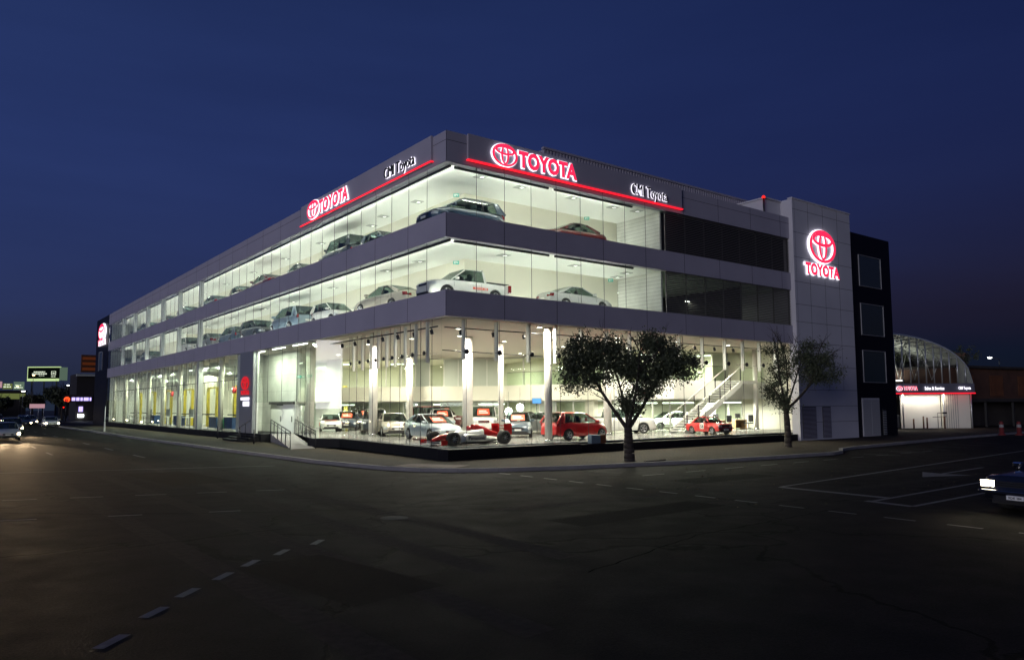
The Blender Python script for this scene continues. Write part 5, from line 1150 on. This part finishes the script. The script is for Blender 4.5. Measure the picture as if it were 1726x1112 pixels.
def lamp_post(base, z, armd, label, m='lamp_white', group='street lamps'):
    t = empty('street_lamp', (base[0], base[1], 0), 0, label, 'street lamp', group); b = MB(); b.tube((0, 0, 0), (0, 0, z), .09, .05, 8); b.tube((0, 0, z), (armd[0], armd[1], z+.3), .04, n=6); b.build('pole', M['dark_metal'], t)
    b = MB(); b.lathe([(0, .12), (.25, .08), (.34, 0)], (armd[0], armd[1], z+.28), (0, 0, 1), 12); b.build('lamp_head', M['alu'], t); b = MB(); b.lathe([(.30, 0), (.24, -.12), (0, -.18)], (armd[0], armd[1], z+.28), (0, 0, 1), 12); b.build('lamp_glass', M[m], t)
lamp_post((103.9, 15.0), 8.8, (0, 1.2), 'white street lamp glowing over the roof at the right', 'lamp_white')
tree('background_tree', (68.0, 9.0, 0), [(2, -2, 7, .1), (-2, 1, 7.5, .1), (3, 1, 6.5, .1)], [(0, 0, 7.6, 2.6, 2.6, 1.2, 3), (2.4, -1.2, 6.7, 2.0, 2, 1.0, 2), (-2.8, 1.5, 7.4, 1.4, 1.4, .6, 1), (3.8, -2, 7.8, 1.4, 1.4, .9, 1.2)], 6000, .24, [M['leaf_far'], M['leaf']], 'dark tree behind the brown building at the right edge', None, .2, 3.5, 21)
# traffic barriers
for i, (x, y) in enumerate(((46.7, -5.4), (47.5, -6.3))):
    t = empty('traffic_barrier', (x, y, -.02), R(50), ['left of two red traffic barriers with white bands on the kerb', 'right of two red traffic barriers with white bands on the kerb'][i], 'barrier', 'red traffic barriers')
    b = MB(); b.lathe([(.28, 0), (.26, .1), (.17, .12), (.14, .95), (.10, 1.05), (0, 1.06)], (0, 0, 0), (0, 0, 1), 14); b.build('drum', M['marker_red'], t); b = MB(); b.lathe([(.168, .60), (.155, .82)], (0, 0, 0), (0, 0, 1), 14); b.build('reflective_band', M['band_grey'], t)

# ------------------------------------------------------------------ left background
t = empty('billboard', label='large lit billboard with a dark green face above the far trees', cat='billboard')
q0, q1 = Vector((4.6, 261.6, 0)), Vector((14.2, 254.4, 0)); qd = (q1-q0).normalized(); qn = qd.cross(Vector((0, 0, 1)))
b = MB(); b.wall(q0[:2], (q0+qd*10.2)[:2], 12.0, 15.6, .5, 0); b.build('face', mat('billboard_dark', (.005, .010, .005), .8, spec=.05), t)
b = MB(); b.wall((q0-qd*.2)[:2], (q0+qd*10.4)[:2], 15.6, 15.9, .6); b.wall((q0-qd*.2)[:2], (q0)[:2], 11.3, 15.6, .6); b.wall((q0+qn*.3)[:2], (q0+qd*10.2+qn*.3)[:2], 11.2, 12.0, .3); b.build('frame', M['billboard_lit'], t)
b = MB(); s0_ = q0+qd*10.4; b.wall(s0_[:2], (s0_+Vector((2.2, .6, 0)))[:2], 11.4, 15.7, .2); b.build('side_panel', mat('billboard_side', (.3, .4, .28), .6, emit=(.3, .45, .3), es=.25), t)
def block_text(parent, o, dr, rows, m, cw=.13, seed=3):      # writing too small to read in the photograph, as word shaped strokes
    rnd = random.Random(seed); b = MB(); nn = Vector(dr).cross(Vector((0, 0, 1)))
    for (x0, x1, z0, z1) in rows:
        x = x0
        while x < x1:
            w = min(rnd.uniform(2, 6)*cw, x1-x); p = Vector(o)+Vector(dr)*x; q = p+Vector(dr)*w
            b.poly([p+nn*.06+Vector((0, 0, z0)), q+nn*.06+Vector((0, 0, z0)), q+nn*.06+Vector((0, 0, z1)), p+nn*.06+Vector((0, 0, z1))]); x += w+cw
    return b.build('lettering', m, parent)
block_text(t, q0, qd, [(1.9, 5.6, 14.0, 14.35), (1.4, 6.2, 13.4, 13.75), (3.6, 5.4, 12.9, 13.05), (7.6, 9.0, 12.55, 12.75)], M['lamp_pale'] if 'lamp_pale' in M else emis('lamp_pale', (.85, .95, .7), .9))
b = MB()
for (x0, x1, z0, z1) in ((7.6, 9.1, 14.3, 14.42), (7.6, 9.1, 13.2, 13.32), (7.6, 7.75, 13.2, 14.4), (8.95, 9.1, 13.2, 14.4), (8.0, 8.7, 13.6, 13.9)):
    p, q = q0+qd*x0, q0+qd*x1; b.poly([p+qn*.07+Vector((0, 0, z0)), q+qn*.07+Vector((0, 0, z0)), q+qn*.07+Vector((0, 0, z1)), p+qn*.07+Vector((0, 0, z1))])
b.build('logo', M['lamp_pale'], t)
for k in (1, 5, 9): p = q0+qd*k-qn*.6; b = MB(); b.tube((p.x, p.y, 0), (p.x, p.y, 12), .2, n=8); b.build('post', M['dark_metal'], t)
# shop cluster beyond
def shop(name, px0, px1, z1, m, label, depth=8, roofm='dark_wall', zlit=None):
    t = empty(name, label=label, cat='building'); b = MB(); b.box(px0[0], px1[0], px0[1], px0[1]+depth, 0, z1); b.build('wall', m, t)
    if zlit:
        b = MB(); b.box(px0[0]+.3, px1[0]-.3, px0[1]-.12, px0[1]-.01, zlit[0], zlit[1]); b.build('lit_front', zlit[2], t)
    b = MB(); b.box(px0[0]-.3, px1[0]+.3, px0[1]-.3, px0[1]+depth+.3, z1, z1+.35); b.build('roof', M['dark_wall'], t); return t
shop('shop', (-8.5, 262), (4.5, 262), 7.8, M['dark_wall'], 'low shop with a dim green lit front at the far left', zlit=(5.4, 7.2, M['shop_lit']))
shop('shop', (-20, 285), (-9.5, 285), 8.8, M['dark_wall'], 'far shop with a faint sign at the left end of the street', zlit=(5, 6, M['shop_lit']))
sg = empty('roof_sign', label='row of small coloured shop signs glowing above the far left shop', cat='sign')
for i, (x0, x1, z0, z1, m) in enumerate(((-7.6, -4.4, 8.3, 11.0, 'shop_lit'), (-4.0, -2.2, 9.0, 11, 'shop_pink'), (-2.0, 0.6, 8.6, 10.4, 'shop_lit'), (.9, 3.8, 8.4, 11, 'billboard_side'))):
    b = MB(); b.box(x0, x1, 262, 262.3, z0, z1); b.build('panel', M[m], sg)
    block_text(sg, (x0+.2, 261.98, 0), (1, 0, 0), [(0, x1-x0-.6, z0+.5, z0+.9), (0.2, x1-x0-.9, z0+1.3, z0+1.6)], M['lamp_pale'], .2, 5+i)
t = empty('shop_sign', label='long pale pink sign on posts below the billboard', cat='sign'); b = MB(); b.box(.9, 4.3, 205.0, 205.3, 2.45, 3.55); b.build('panel', M['shop_pink'], t); 
for x in (1.2, 2.9, 4.1): b = MB(); b.tube((x, 205.1, 0), (x, 205.1, 2.45), .07, n=6); b.build('post', M['alu'], t)
t = empty('lit_kiosk', (10.0, 180, 0), 0, 'small white lit kiosk seen through the far tree', 'kiosk'); b = MB(); b.box(-1.6, .8, 0, 2, 0, 2.9); b.build('wall', M['dark_wall'], t); b = MB(); b.box(-1.4, .6, -.1, -.02, 1.3, 2.7); b.build('lit_panel', emis('kiosk', (.6, .65, .8), .8), t)
# tall sign tower with brown rows
t = empty('sign_tower', label='dark building topped by a tall brown and orange slatted sign beside the navy block', cat='building')
b = MB(); b.box(3.5, 12, 142.2, 152, 0, 9.2); b.build('wall', M['dark_wall'], t)
b = MB(); b.box(4.1, 9, 142.0, 142.6, 9.5, 13.0); b.build('sign_panel', M['orange_panel'], t)
b = MB()
for k in range(3): z = 9.9+k*1.05; b.box(4.3, 8.8, 141.85, 142.0, z, z+.55)
b.build('sign_row', emis('tower_orange', (.35, .08, .015), .12), t)
b = MB(); b.box(3.3, 9.5, 141.2, 142.2, 8.7, 9.1); b.build('cornice', M['wall_grey'], t)
t = empty('shop_sign', label='red disc with a violet white lit name strip on the dark shopfront', cat='sign')
b = MB(); b.lathe([(0, .1), (.5, .08), (.55, 0)], (1.9, 141.9, 4.1), (0, -1, 0), 18); b.build('disc', emis('disc_red', (1, .10, .02), 1.2), t)
block_text(t, (3.6-.9, 141.9, 0), (1, 0, 0), [(0, 3.4, 3.85, 4.5)], M['sign_violet'], .16, 9)
b = MB(); b.box(1.4, 6.4, 142.0, 142.2, 3.5, 5.0); b.build('board', M['dark_wall'], t)
tl = empty('traffic_light', (1.9, 130, 0), 0); b = MB(); b.tube((0, 0, 0), (0, 0, 3.6), .07, n=8); b.build('pole', M['dark_metal'], tl); b = MB(); b.box(-.18, .18, -.12, .12, 2.6, 3.7); b.build('housing', M['black_plastic'], tl); b = MB(); b.lathe([(.13, 0), (.1, .05), (0, .07)], (0, -.12, 3.45), (0, -1, 0), 10); b.build('red_lens', M['lamp_red'], tl)
tag(tl, 'upper red traffic light in front of the dark shop', 'traffic light', 'red traffic lights'); tl.location = (-1.0, 118, .2)
o = copy_tree(tl); o.location = (-.9, 122, -1.2+.3); tag(o, 'lower red traffic light in front of the dark shop', 'traffic light', 'red traffic lights')
t = empty('shop_window', label='small violet sign above a bright white window at the foot of the dark shop', cat='sign'); b = MB(); b.box(4.0, 4.7, 141.9, 142.1, 1.7, 2.7); b.build('sign', M['sign_violet'], t); b = MB(); b.box(3.9, 4.9, 141.9, 142.1, .6, 1.2); b.build('lit_pane', M['lamp_white'], t)
lamp_post((1.6, 207.5), 10.9, (0, -.6), 'amber street lamp glowing in front of the billboard', 'lamp_warm'); lamp_post((-1.0, 210), 7.9, (-.6, 0), 'amber street lamp glowing above the far left signs', 'lamp_warm'); lamp_post((6.3, 179.0), 7.6, (0, -.6), 'white street lamp glowing right of the billboard', 'lamp_white')
lamp_post((-6.3, 130), 5.2, (0, -.4), 'low white lamp above the far left car park', 'lamp_white')
for i, (x, y, z, w, lb) in enumerate(((7.0, 192, 5.6, 4.6, 'broad dark tree below the billboard'), (9.6, 168, 4.9, 3.0, 'dark tree right of the billboard'), (2.4, 215, 4.2, 3.0, 'low dark tree left of the billboard'), (-4.0, 232, 3.8, 3.4, 'low dark tree before the far left shops'), (-11, 240, 3.6, 3.4, 'dark tree at the left edge of the far street'), (3.2, 160, 4.4, 2.2, 'small dark tree before the sign tower'))):
    tree('far_tree', (x, y, 0), [(w*.4, 0, z+1.5, .14), (-w*.4, 0, z+1.5, .14), (0, w*.3, z+2, .12)], [(0, 0, z, w, w*.8, z*.42, 3), (w*.45, 0, z*1.18, w*.5, w*.5, z*.28, 1), (-w*.5, 0, z*1.1, w*.5, w*.5, z*.3, 1)], 11000, .55, [M['leaf_far'], M['leaf']], lb, 'trees up the western street', .2, 2.4, 40+i)
# long low fence and hedge line towards the horizon
b = MB(); b.box(-60, -24, 250, 262, 0, 4.5); b.box(-60, -24, 249, 263, 4.5, 4.8); tag(b.build('warehouse', M['dark_wall']), 'long dark low warehouse at the far left horizon', 'building')
b = MB(); b.box(14, 60, 262, 275, 0, 7.0); b.box(13.7, 60.3, 261.7, 275, 7.0, 7.3); tag(b.build('warehouse', M['dark_wall']), 'dark warehouse behind the trees right of the billboard', 'building')
# sign pole on the western footpath and short bollards near the entrance
t = empty('sign_pole', (-4.4, 58.7, 0), 0, 'slim pale parking sign pole on the western footpath', 'pole'); b = MB(); b.tube((0, 0, 0), (0, 0, 2.6), .04, n=8); b.build('pole', M['alu'], t); b = MB(); b.box(-.02, .02, -.14, .14, .4, .9); b.box(-.06, .06, -.06, .06, 0, 1.0); b.build('sleeve', M['plate_white'], t)
fb = empty('footpath_bollard'); b = MB(); b.tube((0, 0, 0), (0, 0, .95), .05, n=10); b.build('post', M['dark_metal'], fb)
for i, (x, y, lb) in enumerate(((-.65, 32.3, 'left dark bollard near the black entrance steps'), (-.8, 26.4, 'middle dark bollard near the black entrance steps'), (-1.4, 21.5, 'right dark bollard near the black entrance steps'))):
    o = fb if i == 0 else copy_tree(fb); o.location = (x, y, 0); tag(o, lb, 'bollard', 'dark bollards by the entrance')
